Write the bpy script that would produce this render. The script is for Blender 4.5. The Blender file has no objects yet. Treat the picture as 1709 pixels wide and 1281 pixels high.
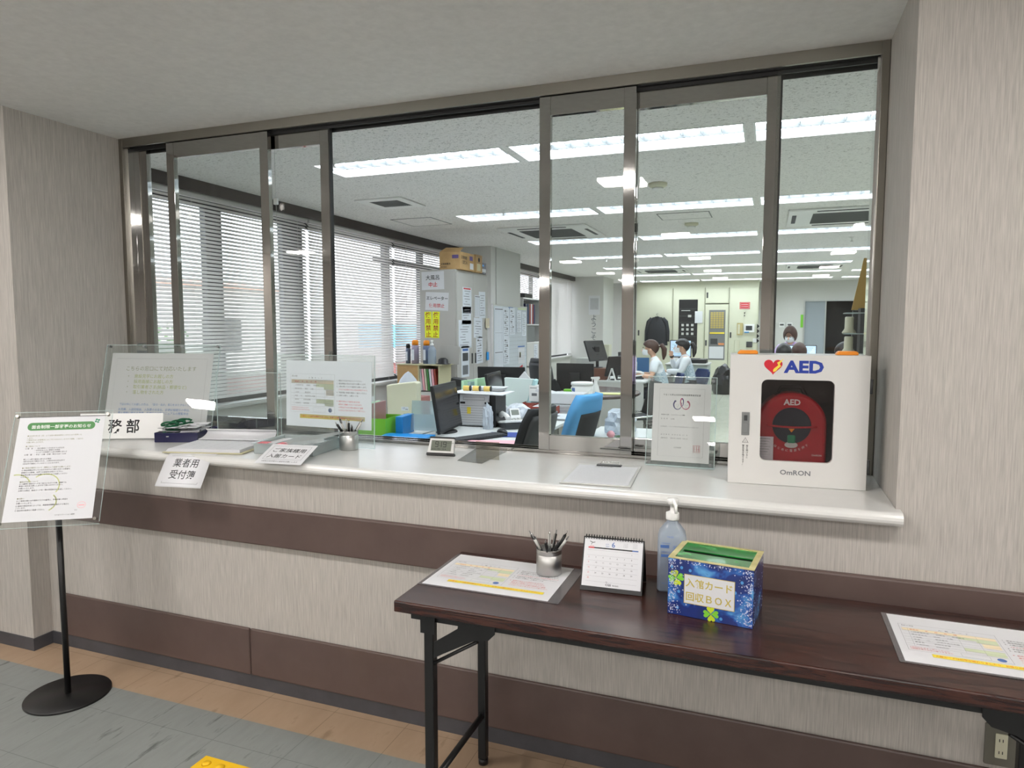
import bpy, bmesh, math, random
from mathutils import Matrix, Vector, Euler
random.seed(7)
S = bpy.context.scene
COL = S.collection
PI = math.pi
# ---------------------------------------------------------------- camera
cd = bpy.data.cameras.new('camera'); cam = bpy.data.objects.new('camera', cd); COL.objects.link(cam)
S.camera = cam
cd.sensor_fit = 'HORIZONTAL'; cd.sensor_width = 36; cd.lens = 1148.77/1709*36; cd.clip_start = .05; cd.clip_end = 200
_R = ((9.36785830e-01, 3.49903269e-01, -1.02155514e-04), (2.87191595e-02, -7.71799311e-02, -9.96603466e-01), (-3.48722695e-01, 9.33601071e-01, -8.23499936e-02))
_m = Matrix(((_R[0][0], -_R[1][0], -_R[2][0], 0), (_R[0][1], -_R[1][1], -_R[2][1], 0), (_R[0][2], -_R[1][2], -_R[2][2], 1.45), (0, 0, 0, 1)))
cam.matrix_world = _m
# ---------------------------------------------------------------- world: bright overcast daylight
W = bpy.data.worlds.new('overcast'); S.world = W; W.use_nodes = True
bg = W.node_tree.nodes['Background']; bg.inputs[0].default_value = (.86, .90, 1.0, 1); bg.inputs[1].default_value = 5.0
# ---------------------------------------------------------------- exposure
S.view_settings.view_transform = 'Standard'; S.view_settings.look = 'None'
S.view_settings.exposure = 0.0; S.view_settings.gamma = 1.0; S.view_settings.use_curve_mapping = False
try:
    S.cycles.transparent_max_bounces = 24
except Exception: pass
OFFICE_E = 14.0      # emission of the office troffers
HALL_E = 106.0        # emission of the hall panels
# ---------------------------------------------------------------- materials
def lin(c):
    return tuple(((v/255)/12.92 if v/255 <= .04045 else ((v/255+.055)/1.055)**2.4) for v in c)+(1,)
def mat(name, col, rough=.6, metal=0, emit=0, bump=None, spec=None, coat=0, alpha=1, trans=0):
    m = bpy.data.materials.new(name); m.use_nodes = True
    b = m.node_tree.nodes['Principled BSDF']
    b.inputs['Base Color'].default_value = lin(col); b.inputs['Roughness'].default_value = rough; b.inputs['Metallic'].default_value = metal
    if spec is not None: b.inputs['Specular IOR Level'].default_value = spec
    if coat: b.inputs['Coat Weight'].default_value = coat; b.inputs['Coat Roughness'].default_value = .06
    if emit: b.inputs['Emission Color'].default_value = lin(col); b.inputs['Emission Strength'].default_value = emit
    if alpha < 1: b.inputs['Alpha'].default_value = alpha
    if trans: b.inputs['Transmission Weight'].default_value = trans
    if bump:
        nt = m.node_tree; n = nt.nodes.new('ShaderNodeTexNoise'); tc = nt.nodes.new('ShaderNodeTexCoord'); bp = nt.nodes.new('ShaderNodeBump')
        n.inputs['Scale'].default_value = bump[0]; bp.inputs['Strength'].default_value = bump[1]; bp.inputs['Distance'].default_value = .002
        nt.links.new(tc.outputs['Object'], n.inputs['Vector']); nt.links.new(n.outputs['Fac'], bp.inputs['Height']); nt.links.new(bp.outputs['Normal'], b.inputs['Normal'])
    return m
def textured(name, stops, scale, rough, stretch=(1, 1, 1), detail=4, distort=0, bump=0, rot=(0, 0, 0), nrough=.6, coat=0, bdist=.002, coords='Object'):
    """noise -> colour ramp; stops = [(pos, srgb)...]"""
    m = bpy.data.materials.new(name); m.use_nodes = True; nt = m.node_tree; b = nt.nodes['Principled BSDF']
    tc = nt.nodes.new('ShaderNodeTexCoord'); mp = nt.nodes.new('ShaderNodeMapping'); n = nt.nodes.new('ShaderNodeTexNoise'); r = nt.nodes.new('ShaderNodeValToRGB')
    mp.inputs['Scale'].default_value = stretch; mp.inputs['Rotation'].default_value = rot
    n.inputs['Scale'].default_value = scale; n.inputs['Detail'].default_value = detail; n.inputs['Roughness'].default_value = nrough; n.inputs['Distortion'].default_value = distort
    e = r.color_ramp.elements
    e[0].position = stops[0][0]; e[0].color = lin(stops[0][1]); e[1].position = stops[-1][0]; e[1].color = lin(stops[-1][1])
    for p, c in stops[1:-1]:
        x = e.new(p); x.color = lin(c)
    nt.links.new(tc.outputs[coords], mp.inputs[0]); nt.links.new(mp.outputs[0], n.inputs['Vector']); nt.links.new(n.outputs['Fac'], r.inputs[0]); nt.links.new(r.outputs[0], b.inputs['Base Color'])
    b.inputs['Roughness'].default_value = rough
    if coat: b.inputs['Coat Weight'].default_value = coat; b.inputs['Coat Roughness'].default_value = .08
    if bump:
        bp = nt.nodes.new('ShaderNodeBump'); bp.inputs['Strength'].default_value = bump; bp.inputs['Distance'].default_value = bdist
        nt.links.new(n.outputs['Fac'], bp.inputs['Height']); nt.links.new(bp.outputs[0], b.inputs['Normal'])
    return m
def glassy(name, tint=(1, 1, 1), ior=1.45, rough=0.0, haze=0.0, hazecol=(230, 235, 235)):
    """thin clear sheet: straight-through light with a Fresnel reflection"""
    m = bpy.data.materials.new(name); m.use_nodes = True; nt = m.node_tree; nt.nodes.remove(nt.nodes['Principled BSDF'])
    out = nt.nodes['Material Output']; t = nt.nodes.new('ShaderNodeBsdfTransparent'); g = nt.nodes.new('ShaderNodeBsdfGlossy'); f = nt.nodes.new('ShaderNodeFresnel'); mx = nt.nodes.new('ShaderNodeMixShader')
    t.inputs[0].default_value = tint+(1,); g.inputs['Roughness'].default_value = rough; 
    ge = nt.nodes.new('ShaderNodeNewGeometry'); mr = nt.nodes.new('ShaderNodeMapRange'); mr.inputs['To Min'].default_value = ior; mr.inputs['To Max'].default_value = 1/ior
    nt.links.new(ge.outputs['Backfacing'], mr.inputs['Value']); nt.links.new(mr.outputs[0], f.inputs[0])
    nt.links.new(f.outputs[0], mx.inputs[0]); nt.links.new(t.outputs[0], mx.inputs[1]); nt.links.new(g.outputs[0], mx.inputs[2])
    last = mx
    if haze:
        d = nt.nodes.new('ShaderNodeBsdfDiffuse'); d.inputs[0].default_value = lin(hazecol); m2 = nt.nodes.new('ShaderNodeMixShader'); m2.inputs[0].default_value = haze
        nt.links.new(mx.outputs[0], m2.inputs[1]); nt.links.new(d.outputs[0], m2.inputs[2]); last = m2
    nt.links.new(last.outputs[0], out.inputs[0])
    return m
M = {}
M['wallpaper'] = textured('wallpaper', [(.3, (162, 157, 151)), (.7, (188, 183, 176))], 60, .85, (4.6, 4.6, .16), 3, 0, .25)
M['soffit'] = textured('soffit_paper', [(.3, (222, 219, 216)), (.7, (232, 229, 226))], 30, .9, (1, 1, 1), 5, 0, .3)
M['office_wall'] = mat('office_wall', (205, 204, 200), .8)
M['cream'] = mat('cream_paint', (208, 208, 186), .5)
M['tile_board'] = textured('fissured_board', [(.0, (236, 234, 232)), (.58, (233, 231, 229)), (.62, (150, 148, 145)), (1, (124, 122, 120))], 48, .9, (1, 2.2, 1), 5, 1.2, 0)
M['bumper'] = textured('brown_bumper', [(.3, (84, 68, 64)), (.7, (92, 76, 71))], 8, .42, (1, 1, 1))
M['skirting'] = textured('dark_skirting', [(.3, (60, 60, 64)), (.7, (74, 74, 79))], 8, .45)
M['grey_tile'] = None
M['counter'] = textured('pale_counter_laminate', [(.3, (206, 206, 203)), (.7, (214, 214, 211))], 3, .22)
M['steel'] = mat('polished_steel', (172, 170, 167), .045, 1)
M['steel_satin'] = mat('satin_steel', (150, 146, 138), .32, 1)
M['chrome'] = mat('chrome', (225, 225, 225), .05, 1)
M['rubber'] = mat('black_gasket', (14, 14, 15), .5)
M['glass'] = glassy('window_glass', (.955, .965, .96), 1.35)
M['acrylic'] = glassy('clear_acrylic', (.97, .985, .98), 1.42, 0, .02)
M['acrylic_edge'] = mat('acrylic_edge', (205, 222, 220), .2, alpha=.55)
M['smoke_acrylic'] = glassy('smoked_acrylic', (.78, .76, .71), 1.45, 0, .06, (150, 146, 136))
M['frost'] = glassy('frosted_sheet', (.80, .86, .88), 1.4, .3, .35, (205, 222, 228))
M['pouch'] = glassy('laminate_pouch', (.86, .86, .87), 1.5, .12, .10, (200, 200, 205))
M['wood'] = textured('rosewood_laminate', [(.30, (16, 7, 8)), (.42, (38, 18, 16)), (.50, (66, 36, 28)), (.58, (32, 14, 14)), (.72, (50, 25, 21))], 5, .26, (.6, 8, 8), 7, .7)
M['black'] = mat('black_paint', (16, 16, 17), .38)
M['black_plastic'] = mat('black_plastic', (22, 22, 24), .45)
M['dark_grey'] = mat('dark_grey_plastic', (58, 60, 62), .5)
M['mid_grey'] = mat('mid_grey_plastic', (120, 122, 122), .5)
M['light_grey'] = mat('light_grey_metal', (196, 196, 192), .5)
M['locker'] = mat('cabinet_grey_paint', (178, 176, 171), .5)
M['locker_side'] = M['locker']
M['white'] = mat('white_plastic', (232, 232, 230), .4)
M['paper'] = mat('white_paper', (212, 213, 216), .7)
M['paper_b'] = mat('printed_paper', (214, 219, 226), .6)
M['ink'] = mat('black_ink', (24, 24, 28), .6)
M['ink_soft'] = mat('grey_ink', (110, 112, 116), .6)
M['ink_brown'] = mat('olive_ink', (128, 128, 92), .6)
M['ink_olive'] = mat('yellow_green_ink', (152, 158, 88), .6)
M['ink_blue'] = mat('blue_ink', (76, 110, 170), .6)
M['ink_red'] = mat('red_ink', (200, 40, 48), .6)
M['ink_gold'] = mat('gold_ink', (188, 170, 72), .5)
M['ink_green'] = mat('green_ink', (70, 128, 70), .6)
M['ink_lime'] = mat('pale_lime_print', (206, 212, 150), .6)
M['ink_palegreen'] = mat('pale_green_print', (202, 212, 180), .6)
M['ink_peach'] = mat('peach_print', (233, 218, 186), .6)
M['ink_pink'] = mat('pink_print', (232, 176, 184), .6)
M['yellow_bar'] = mat('yellow_print', (238, 216, 70), .6)
M['fluo'] = mat('fluorescent_yellow', (232, 240, 40), .6)
M['dark_red'] = mat('dark_red_print', (158, 30, 22), .6)
M['navy'] = mat('navy_box', (26, 26, 66), .3, coat=.3)
M['lanyard'] = mat('green_ribbon', (14, 92, 58), .6)
M['alu'] = mat('brushed_aluminium', (196, 196, 194), .34, 1)
M['beige_board'] = mat('buff_board', (190, 184, 150), .7)
M['aed_white'] = mat('white_enamel', (210, 209, 206), .35)
M['red'] = mat('red_plastic', (178, 14, 32), .35)
M['logo_red'] = mat('logo_red', (200, 24, 44), .5)
M['logo_blue'] = mat('logo_blue', (20, 52, 150), .5)
M['orange'] = mat('orange_plastic', (232, 140, 24), .4)
M['yellow'] = mat('yellow_plastic', (236, 190, 30), .5)
M['green_btn'] = mat('green_button', (30, 130, 90), .4)
M['smoked_glass'] = glassy('smoked_glass', (.80, .78, .78), 1.5)
M['aed_dark'] = mat('cabinet_dark_lining', (96, 92, 92), .7)
M['kraft'] = textured('kraft_card', [(.3, (176, 142, 96)), (.7, (190, 156, 108))], 12, .8)
M['lime'] = mat('lime_green_plastic', (120, 196, 50), .45)
M['lime_dark'] = M['lime']
M['mint'] = mat('mint_sheet', (186, 224, 190), .5)
M['sky_blue'] = mat('sky_blue_plastic', (24, 140, 214), .35)
M['ivory'] = mat('ivory_plastic', (206, 204, 180), .5)
M['screen_off'] = mat('dark_screen', (44, 44, 46), .16)
M['chair_blue'] = mat('sky_blue_fabric', (84, 158, 212), .8)
M['chair_navy'] = mat('navy_fabric', (40, 56, 96), .85)
M['chair_black'] = mat('black_fabric', (30, 32, 34), .8)
M['desk'] = mat('pale_grey_desk', (206, 208, 206), .45)
M['blind'] = mat('blind_slat', (240, 238, 236), .5)
def _translucent(m, k):
    nt = m.node_tree; b = nt.nodes['Principled BSDF']; t = nt.nodes.new('ShaderNodeBsdfTranslucent'); t.inputs[0].default_value = b.inputs['Base Color'].default_value
    mx = nt.nodes.new('ShaderNodeMixShader'); mx.inputs[0].default_value = k; o = nt.nodes['Material Output']
    nt.links.new(b.outputs[0], mx.inputs[1]); nt.links.new(t.outputs[0], mx.inputs[2]); nt.links.new(mx.outputs[0], o.inputs[0])
_translucent(M['blind'], .42)
M['louvre'] = mat('louvre_blade', (112, 116, 118), .4)
M['pelmet'] = mat('dark_brown_pelmet', (62, 54, 52), .5)
M['brick_red'] = mat('brick_red_box', (150, 62, 48), .55)
M['pink_paper'] = mat('pink_paper', (240, 176, 186), .7)
M['skin'] = mat('skin', (222, 178, 152), .55)
M['hair_brown'] = textured('brown_hair', [(.3, (48, 30, 24)), (.7, (84, 54, 42))], 40, .5, (6, 6, .6))
M['hair_black'] = textured('black_hair', [(.3, (14, 13, 14)), (.7, (34, 30, 30))], 40, .4, (6, 6, .6))
M['shirt'] = mat('white_uniform_blouse', (226, 230, 234), .75)
M['vest'] = textured('pale_blue_check_vest', [(.4, (150, 170, 182)), (.6, (200, 214, 220))], 60, .8, (1, 1, 1), 1)
M['lilac'] = mat('lilac_shirt', (200, 172, 222), .75)
M['trouser'] = mat('navy_trousers', (38, 42, 56), .8)
M['mask'] = mat('face_mask', (232, 236, 238), .7)
M['bag'] = glassy('thin_white_bag', (.75, .8, .84), 1.3, .25, .55, (225, 232, 240))
M['bin_bag'] = mat('black_bin_bag', (20, 20, 22), .25)
M['emit_office'] = mat('troffer_light', (238, 248, 255), .5, emit=OFFICE_E)
M['emit_hall'] = mat('hall_panel_light', (255, 250, 246), .5, emit=HALL_E)
M['emit_down'] = mat('downlight_panel', (255, 250, 236), .5, emit=OFFICE_E*.8)
M['screen_on'] = mat('lit_screen', (190, 214, 232), .4, emit=.75)
M['screen_line'] = mat('lit_screen_text', (90, 130, 170), .4, emit=.4)
M['lcd'] = mat('lcd_grey', (104, 110, 98), .3)
M['tactile'] = mat('tactile_yellow', (232, 184, 20), .5)
def fade(name, c0, c1, axis=2): pass
# sheet metal / floor materials with joints
def tiles(name, base, vein, joint, size, rough, veinscale=(1.2, .35, 1), thr=(.60, .66), vs=9, coat=0):
    m = bpy.data.materials.new(name); m.use_nodes = True; nt = m.node_tree; b = nt.nodes['Principled BSDF']; L = nt.links
    tc = nt.nodes.new('ShaderNodeTexCoord'); mp = nt.nodes.new('ShaderNodeMapping'); n = nt.nodes.new('ShaderNodeTexNoise'); r = nt.nodes.new('ShaderNodeValToRGB')
    mp.inputs['Scale'].default_value = veinscale; n.inputs['Scale'].default_value = vs; n.inputs['Detail'].default_value = 6; n.inputs['Roughness'].default_value = .65
    mp.inputs['Rotation'].default_value = (0, 0, .18)
    e = r.color_ramp.elements; e[0].position = .35; e[0].color = lin(base); e[1].position = thr[1]+.03; e[1].color = lin(vein); x = e.new(thr[0]); x.color = lin(tuple(min(255, c+8) for c in base))
    bk = nt.nodes.new('ShaderNodeTexBrick'); bk.offset = 0; bk.inputs['Color1'].default_value = (1, 1, 1, 1); bk.inputs['Color2'].default_value = (.94, .94, .94, 1); bk.inputs['Mortar'].default_value = lin(joint)
    bk.inputs['Scale'].default_value = 1; bk.inputs['Brick Width'].default_value = size; bk.inputs['Row Height'].default_value = size; bk.inputs['Mortar Size'].default_value = .0012
    mx = nt.nodes.new('ShaderNodeMix'); mx.data_type = 'RGBA'; mx.blend_type = 'MULTIPLY'; mx.inputs['Factor'].default_value = 1
    L.new(tc.outputs['Object'], mp.inputs[0]); L.new(mp.outputs[0], n.inputs['Vector']); L.new(n.outputs['Fac'], r.inputs[0]); L.new(tc.outputs['Object'], bk.inputs['Vector'])
    L.new(r.outputs[0], mx.inputs['A']); L.new(bk.outputs['Color'], mx.inputs['B']); L.new(mx.outputs['Result'], b.inputs['Base Color'])
    b.inputs['Roughness'].default_value = rough
    return m
M['grey_tile'] = tiles('grey_vinyl_tile', (126, 130, 128), (82, 85, 84), (196, 198, 198), .30, .38, (3.5, .6, 1), (.58, .66), 7)
M['tan_tile'] = tiles('tan_vinyl_tile', (160, 136, 112), (142, 119, 96), (190, 186, 180), .30, .38)
M['office_tile'] = tiles('office_floor_tile', (184, 185, 170), (172, 174, 158), (150, 150, 150), .45, .22)
# ---------------------------------------------------------------- mesh builder
class MB:
    def __init__(s): s.v = []; s.f = []; s.m = []; s.sm = []; s.T = None
    def at(s, loc=(0, 0, 0), rot=(0, 0, 0)):
        s.T = Matrix.Translation(loc) @ Euler(rot).to_matrix().to_4x4(); return s
    def add(s, vs, fs, m=0, smooth=False):
        k = len(s.v)
        if s.T is not None: vs = [tuple(s.T @ Vector(p)) for p in vs]
        s.v += [tuple(p) for p in vs]
        for f in fs: s.f.append(tuple(i+k for i in f)); s.m.append(m); s.sm.append(smooth)
        return s
    def bx(s, x0, x1, y0, y1, z0, z1, m=0):
        return s.add([(x0, y0, z0), (x1, y0, z0), (x1, y1, z0), (x0, y1, z0), (x0, y0, z1), (x1, y0, z1), (x1, y1, z1), (x0, y1, z1)],
                     [(0, 3, 2, 1), (4, 5, 6, 7), (0, 1, 5, 4), (1, 2, 6, 5), (2, 3, 7, 6), (3, 0, 4, 7)], m)
    def cb(s, c, d, m=0): return s.bx(c[0]-d[0]/2, c[0]+d[0]/2, c[1]-d[1]/2, c[1]+d[1]/2, c[2]-d[2]/2, c[2]+d[2]/2, m)
    def cyl(s, p0, p1, r0, r1=None, n=16, m=0, smooth=True):
        r1 = r0 if r1 is None else r1; p0 = Vector(p0); p1 = Vector(p1); d = (p1-p0).normalized()
        a = d.orthogonal().normalized(); b = d.cross(a); vs = []
        for p, r in ((p0, r0), (p1, r1)):
            for i in range(n):
                t = 2*PI*i/n; vs.append(tuple(p+(a*math.cos(t)+b*math.sin(t))*r))
        s.add(vs, [(i, (i+1) % n, n+(i+1) % n, n+i) for i in range(n)], m, smooth)
        return s.add(vs, [tuple(range(n))[::-1], tuple(range(n, 2*n))], m)
    def lathe(s, prof, c=(0, 0, 0), n=24, m=0, sx=1, sy=1):
        vs = []
        for r, z in prof:
            for i in range(n):
                t = 2*PI*i/n; vs.append((c[0]+r*math.cos(t)*sx, c[1]+r*math.sin(t)*sy, c[2]+z))
        fs = [(j*n+i, j*n+(i+1) % n, (j+1)*n+(i+1) % n, (j+1)*n+i) for j in range(len(prof)-1) for i in range(n)]
        s.add(vs, fs, m, True)
        if prof[0][0] > 1e-5: s.add(vs[:n], [tuple(range(n))[::-1]], m)
        if prof[-1][0] > 1e-5: s.add(vs[-n:], [tuple(range(n))], m)
        return s
    def tube(s, pts, r, n=8, m=0, flat=1):
        pts = [Vector(p) for p in pts]; vs = []; up = None
        for i, p in enumerate(pts):
            d = (pts[min(i+1, len(pts)-1)]-pts[max(i-1, 0)]).normalized()
            if up is None: up = d.orthogonal().normalized()
            up = (up-d*up.dot(d)).normalized(); b = d.cross(up)
            rr = r[i] if isinstance(r, (list, tuple)) else r
            for k in range(n):
                t = 2*PI*k/n; vs.append(tuple(p+(up*math.cos(t)+b*math.sin(t)*flat)*rr))
        L = len(pts)
        s.add(vs, [(j*n+i, j*n+(i+1) % n, (j+1)*n+(i+1) % n, (j+1)*n+i) for j in range(L-1) for i in range(n)], m, True)
        return s.add([vs[i] for i in range(n)]+[vs[(L-1)*n+i] for i in range(n)], [tuple(range(n))[::-1], tuple(range(n, 2*n))], m)
    def prism(s, poly, d0, d1, ax='y', m=0, smooth=False):
        """poly (a,b) extruded: ax y -> (a,d,b); z -> (a,b,d); x -> (d,a,b)"""
        mk = {'y': lambda a, b, d: (a, d, b), 'z': lambda a, b, d: (a, b, d), 'x': lambda a, b, d: (d, a, b)}[ax]
        n = len(poly); vs = [mk(a, b, d0) for a, b in poly]+[mk(a, b, d1) for a, b in poly]
        s.add(vs, [tuple(range(n)), tuple(range(n, 2*n))[::-1]], m)
        return s.add(vs, [(i, i+n, (i+1) % n+n, (i+1) % n) for i in range(n)], m, smooth)
    def quad(s, a, b, c, d, m=0): return s.add([a, b, c, d], [(0, 1, 2, 3)], m)
    def grid(s, fn, nu, nv, m=0, smooth=True):
        vs = [fn(i/nu, j/nv) for j in range(nv+1) for i in range(nu+1)]
        return s.add(vs, [(j*(nu+1)+i, j*(nu+1)+i+1, (j+1)*(nu+1)+i+1, (j+1)*(nu+1)+i) for j in range(nv) for i in range(nu)], m, smooth)
    def slab(s, fn, th, nu, nv, m=0):
        """thick curved sheet; fn(u,v)->(p, normal)"""
        a = [fn(i/nu, j/nv) for j in range(nv+1) for i in range(nu+1)]
        top = [Vector(p)+Vector(n)*th/2 for p, n in a]; bot = [Vector(p)-Vector(n)*th/2 for p, n in a]; N = len(a); w = nu+1
        fs = []
        for j in range(nv):
            for i in range(nu):
                q = (j*w+i, j*w+i+1, (j+1)*w+i+1, (j+1)*w+i); fs.append(q); fs.append(tuple(k+N for k in q[::-1]))
        edge = [j*0+i for i in range(nu)]+[j*w+nu for j in range(nv)]+[nv*w+nu-i for i in range(nu)]+[(nv-j)*w for j in range(nv)]
        for k in range(len(edge)):
            p, q = edge[k], edge[(k+1) % len(edge)]; fs.append((p, p+N, q+N, q))
        return s.add([tuple(p) for p in top+bot], fs, m, True)
    def build(s, name, mats, parent=None, bevel=0, seg=2, loc=None, rot=None):
        me = bpy.data.meshes.new(name); me.from_pydata(s.v, [], s.f)
        if not isinstance(mats, (list, tuple)): mats = [mats]
        for x in mats: me.materials.append(M[x] if isinstance(x, str) else x)
        me.polygons.foreach_set('material_index', s.m); me.polygons.foreach_set('use_smooth', s.sm)
        bm = bmesh.new(); bm.from_mesh(me); bmesh.ops.remove_doubles(bm, verts=bm.verts, dist=1e-6)
        try: bmesh.ops.recalc_face_normals(bm, faces=bm.faces)
        except Exception: pass
        bm.to_mesh(me); bm.free(); me.update()
        o = bpy.data.objects.new(name, me); COL.objects.link(o)
        if parent: o.parent = parent
        if loc: o.location = loc
        if rot: o.rotation_euler = rot
        if bevel:
            b = o.modifiers.new('bevel', 'BEVEL'); b.width = bevel; b.segments = seg; b.limit_method = 'ANGLE'; b.angle_limit = math.radians(50)
        return o
def thing(name, label, cat, loc=(0, 0, 0), rot=(0, 0, 0), group=None):
    o = bpy.data.objects.new(name, None); COL.objects.link(o); o.location = loc
    o.rotation_euler = rot if not isinstance(rot, (int, float)) else (0, 0, rot)
    o.empty_display_size = .05
    return tag(o, label, cat, group)
def tag(o, label, cat, group=None):
    o['label'] = label; o['category'] = cat
    if group: o['group'] = group
    return o
def struct(o): o['kind'] = 'structure'; return o
def copy_tree(o, parent=None, **kw):
    c = o.copy(); COL.objects.link(c); c.parent = parent
    for ch in o.children: copy_tree(ch, c)
    return c
def dup(o, loc, rot, label=None, group=None):
    c = copy_tree(o); c.location = loc; c.rotation_euler = rot if not isinstance(rot, (int, float)) else (0, 0, rot)
    if label: c['label'] = label
    if group: c['group'] = group
    return c
# ---------------------------------------------------------------- lettering (filled in at the end, one evaluation for all glyphs)
PENDING = []
def rrect(x0, x1, z0, z1, r, n=5):
    out = []
    for cx, cz, a in ((x1-r, z0+r, -PI/2), (x1-r, z1-r, 0), (x0+r, z1-r, PI/2), (x0+r, z0+r, PI)):
        for i in range(n+1):
            t = a+PI/2*i/n; out.append((cx+r*math.cos(t), cz+r*math.sin(t)))
    return out
class TX:
    """printing on a sheet: local x right, z up, faces -y"""
    def __init__(s): s.items = []; s.mb = MB(); s.mats = []; s.y = -.0004
    def mi(s, m):
        if m not in s.mats: s.mats.append(m)
        return s.mats.index(m)
    def t(s, txt, x, z, size, m='ink', bold=0, al='l', sx=1, vert=False, rot=0):
        s.items.append((txt, x, z, size, s.mi(m), bold, al, sx, vert, rot)); return s
    def rect(s, x0, x1, z0, z1, m, lift=0):
        y = s.y+.0001-lift; s.mb.quad((x0, y, z0), (x1, y, z0), (x1, y, z1), (x0, y, z1), s.mi(m)); return s
    def poly(s, pts, m, lift=0):
        y = s.y+.0001-lift; s.mb.add([(a, y, b) for a, b in pts], [tuple(range(len(pts)))], s.mi(m)); return s
    def line(s, pts, w, m, lift=0, close=False):
        if close: pts = pts+[pts[0]]
        y = s.y+.0001-lift; k = s.mi(m)
        for (a, b), (c, d) in zip(pts, pts[1:]):
            L = math.hypot(c-a, d-b) or 1; nx, nz = -(d-b)/L*w/2, (c-a)/L*w/2; ex, ez = (c-a)/L*w/2, (d-b)/L*w/2
            s.mb.quad((a+nx-ex, y, b+nz-ez), (a-nx-ex, y, b-nz-ez), (c-nx+ex, y, d-nz+ez), (c+nx+ex, y, d+nz+ez), k)
        return s
    def frame(s, x0, x1, z0, z1, w, m, lift=0): return s.line([(x0, z0), (x1, z0), (x1, z1), (x0, z1)], w, m, lift, True)
    def build(s, name, parent, label=None, loc=None, rot=None, warp=None):
        me = bpy.data.meshes.new(name); o = bpy.data.objects.new(name, me); COL.objects.link(o); o.parent = parent
        if loc: o.location = loc
        if rot: o.rotation_euler = rot
        if label: o['label'] = label
        PENDING.append((o, s, warp)); return o
def flush_text():
    need = {}
    for o, s, w in PENDING:
        for it in s.items:
            for ch in it[0]:
                if ch not in ' \u3000': need[(ch, it[5])] = None
    objs = []
    def mk(body, bold):
        c = bpy.data.curves.new('glyph', 'FONT'); c.body = body; c.resolution_u = 2; c.size = 1; c.offset = bold
        ob = bpy.data.objects.new('glyph', c); COL.objects.link(ob); return ob
    for k in need: objs.append((k, mk(k[0], k[1]), mk(k[0]*2, k[1])))
    sp = (mk('x x', 0), mk('xx', 0))
    dg = bpy.context.evaluated_depsgraph_get()
    def grab(ob):
        me = bpy.data.meshes.new_from_object(ob.evaluated_get(dg)); v = [(p.co.x, p.co.y) for p in me.vertices]; f = [tuple(q.vertices) for q in me.polygons]
        bpy.data.meshes.remove(me); return v, f
    G = {}
    for k, a, b in objs:
        v, f = grab(a); v2, _ = grab(b)
        adv = (max(p[0] for p in v2)-max(p[0] for p in v)) if v and v2 else .6
        G[k] = (v, f, adv)
    s1 = grab(sp[0])[0]; s2 = grab(sp[1])[0]; spw = max(p[0] for p in s1)-max(p[0] for p in s2)
    for k, a, b in objs:
        for ob in (a, b):
            c = ob.data; bpy.data.objects.remove(ob); bpy.data.curves.remove(c)
    for ob in sp:
        c = ob.data; bpy.data.objects.remove(ob); bpy.data.curves.remove(c)
    for o, s, warp in PENDING:
        V = list(s.mb.v); F = list(s.mb.f); MI = list(s.mb.m)
        for txt, x, z, size, mi, bold, al, sx, vert, rot in s.items:
            pen = 0; out = []
            for ch in txt:
                if ch == ' ': pen += spw; continue
                if ch == '\u3000': pen += 1.0; continue
                v, f, adv = G[(ch, bold)]
                out.append((v, f, pen, ch)); pen += adv if not vert else 1.0
            tot = pen*sx; off = {'l': 0, 'c': -tot/2, 'r': -tot}[al]
            cr, sr = math.cos(rot), math.sin(rot)
            for v, f, p, ch in out:
                k = len(V)
                for a, b in v:
                    if vert: lx, lz = (a-.5)*size*sx, (b-p)*size
                    else: lx, lz = (a*sx+p*sx+off)*size, b*size
                    V.append((x+lx*cr-lz*sr, s.y, z+lx*sr+lz*cr))
                for q in f: F.append(tuple(i+k for i in q)); MI.append(mi)
        if warp: V = [tuple(warp(Vector(p))) for p in V]
        me = o.data; me.from_pydata(V, [], F)
        for x in s.mats: me.materials.append(M[x])
        me.polygons.foreach_set('material_index', MI); me.update()
def sheet(name, label, cat, loc, yaw, tilt, w, h, m='paper', tx=None, group=None, parent=None, th=.0006, rot=None, plabel=None):
    """thin sheet centred on loc; tilt>0 leans the top back, tilt 90 lies flat face up"""
    mb = MB().bx(-w/2, w/2, -th/2, th/2, -h/2, h/2)
    r = rot if rot else (-math.radians(tilt), 0, math.radians(yaw))
    o = mb.build(name, m, parent, loc=loc, rot=r)
    if label: tag(o, label, cat, group) if not parent else o.__setitem__('label', label)
    if tx: tx.build('printed_text', o, loc=(0, -th/2, 0))
    return o
# ================================================================ SETTING
WL, WR, WY = -3.06, .343, 2.138          # opening left/right, wall face
FY = 2.60                                # window frame face
CT = .945                                # counter top
ZC = 2.6                                 # office ceiling
HC = 2.38                                # hall ceiling
def S_(name, mats, *boxes, bevel=0):
    mb = MB()
    for b in boxes: mb.bx(*b)
    return struct(mb.build(name, mats, bevel=bevel))
S_('floor', 'grey_tile', (-6, 4, -9.5, 1.94, -.05, 0))
S_('floor', 'tan_tile', (-6, 4, 1.94, 2.7, -.05, -.0002))
S_('floor', 'office_tile', (-4.6, 6, 2.7, 19, -.05, 0))
S_('ceiling', 'soffit', (-6, 4, -9.5, 2.66, HC, HC+.05))
S_('wall_front', 'wallpaper', (-3.059, 4, WY, 2.70, 0, CT-.041))
S_('wall_front_right', 'wallpaper', (WR, 4, WY, 2.70, CT-.041, HC))
S_('wall_left_pier', 'wallpaper', (-6, WL, 2.049, 2.70, 0, HC))
S_('wall_back', 'wallpaper', (-6, 4, -9.6, -9.5, 0, HC))
S_('wall_hall_right', 'wallpaper', (4, 4.1, -9.5, 2.7, 0, HC))
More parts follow.
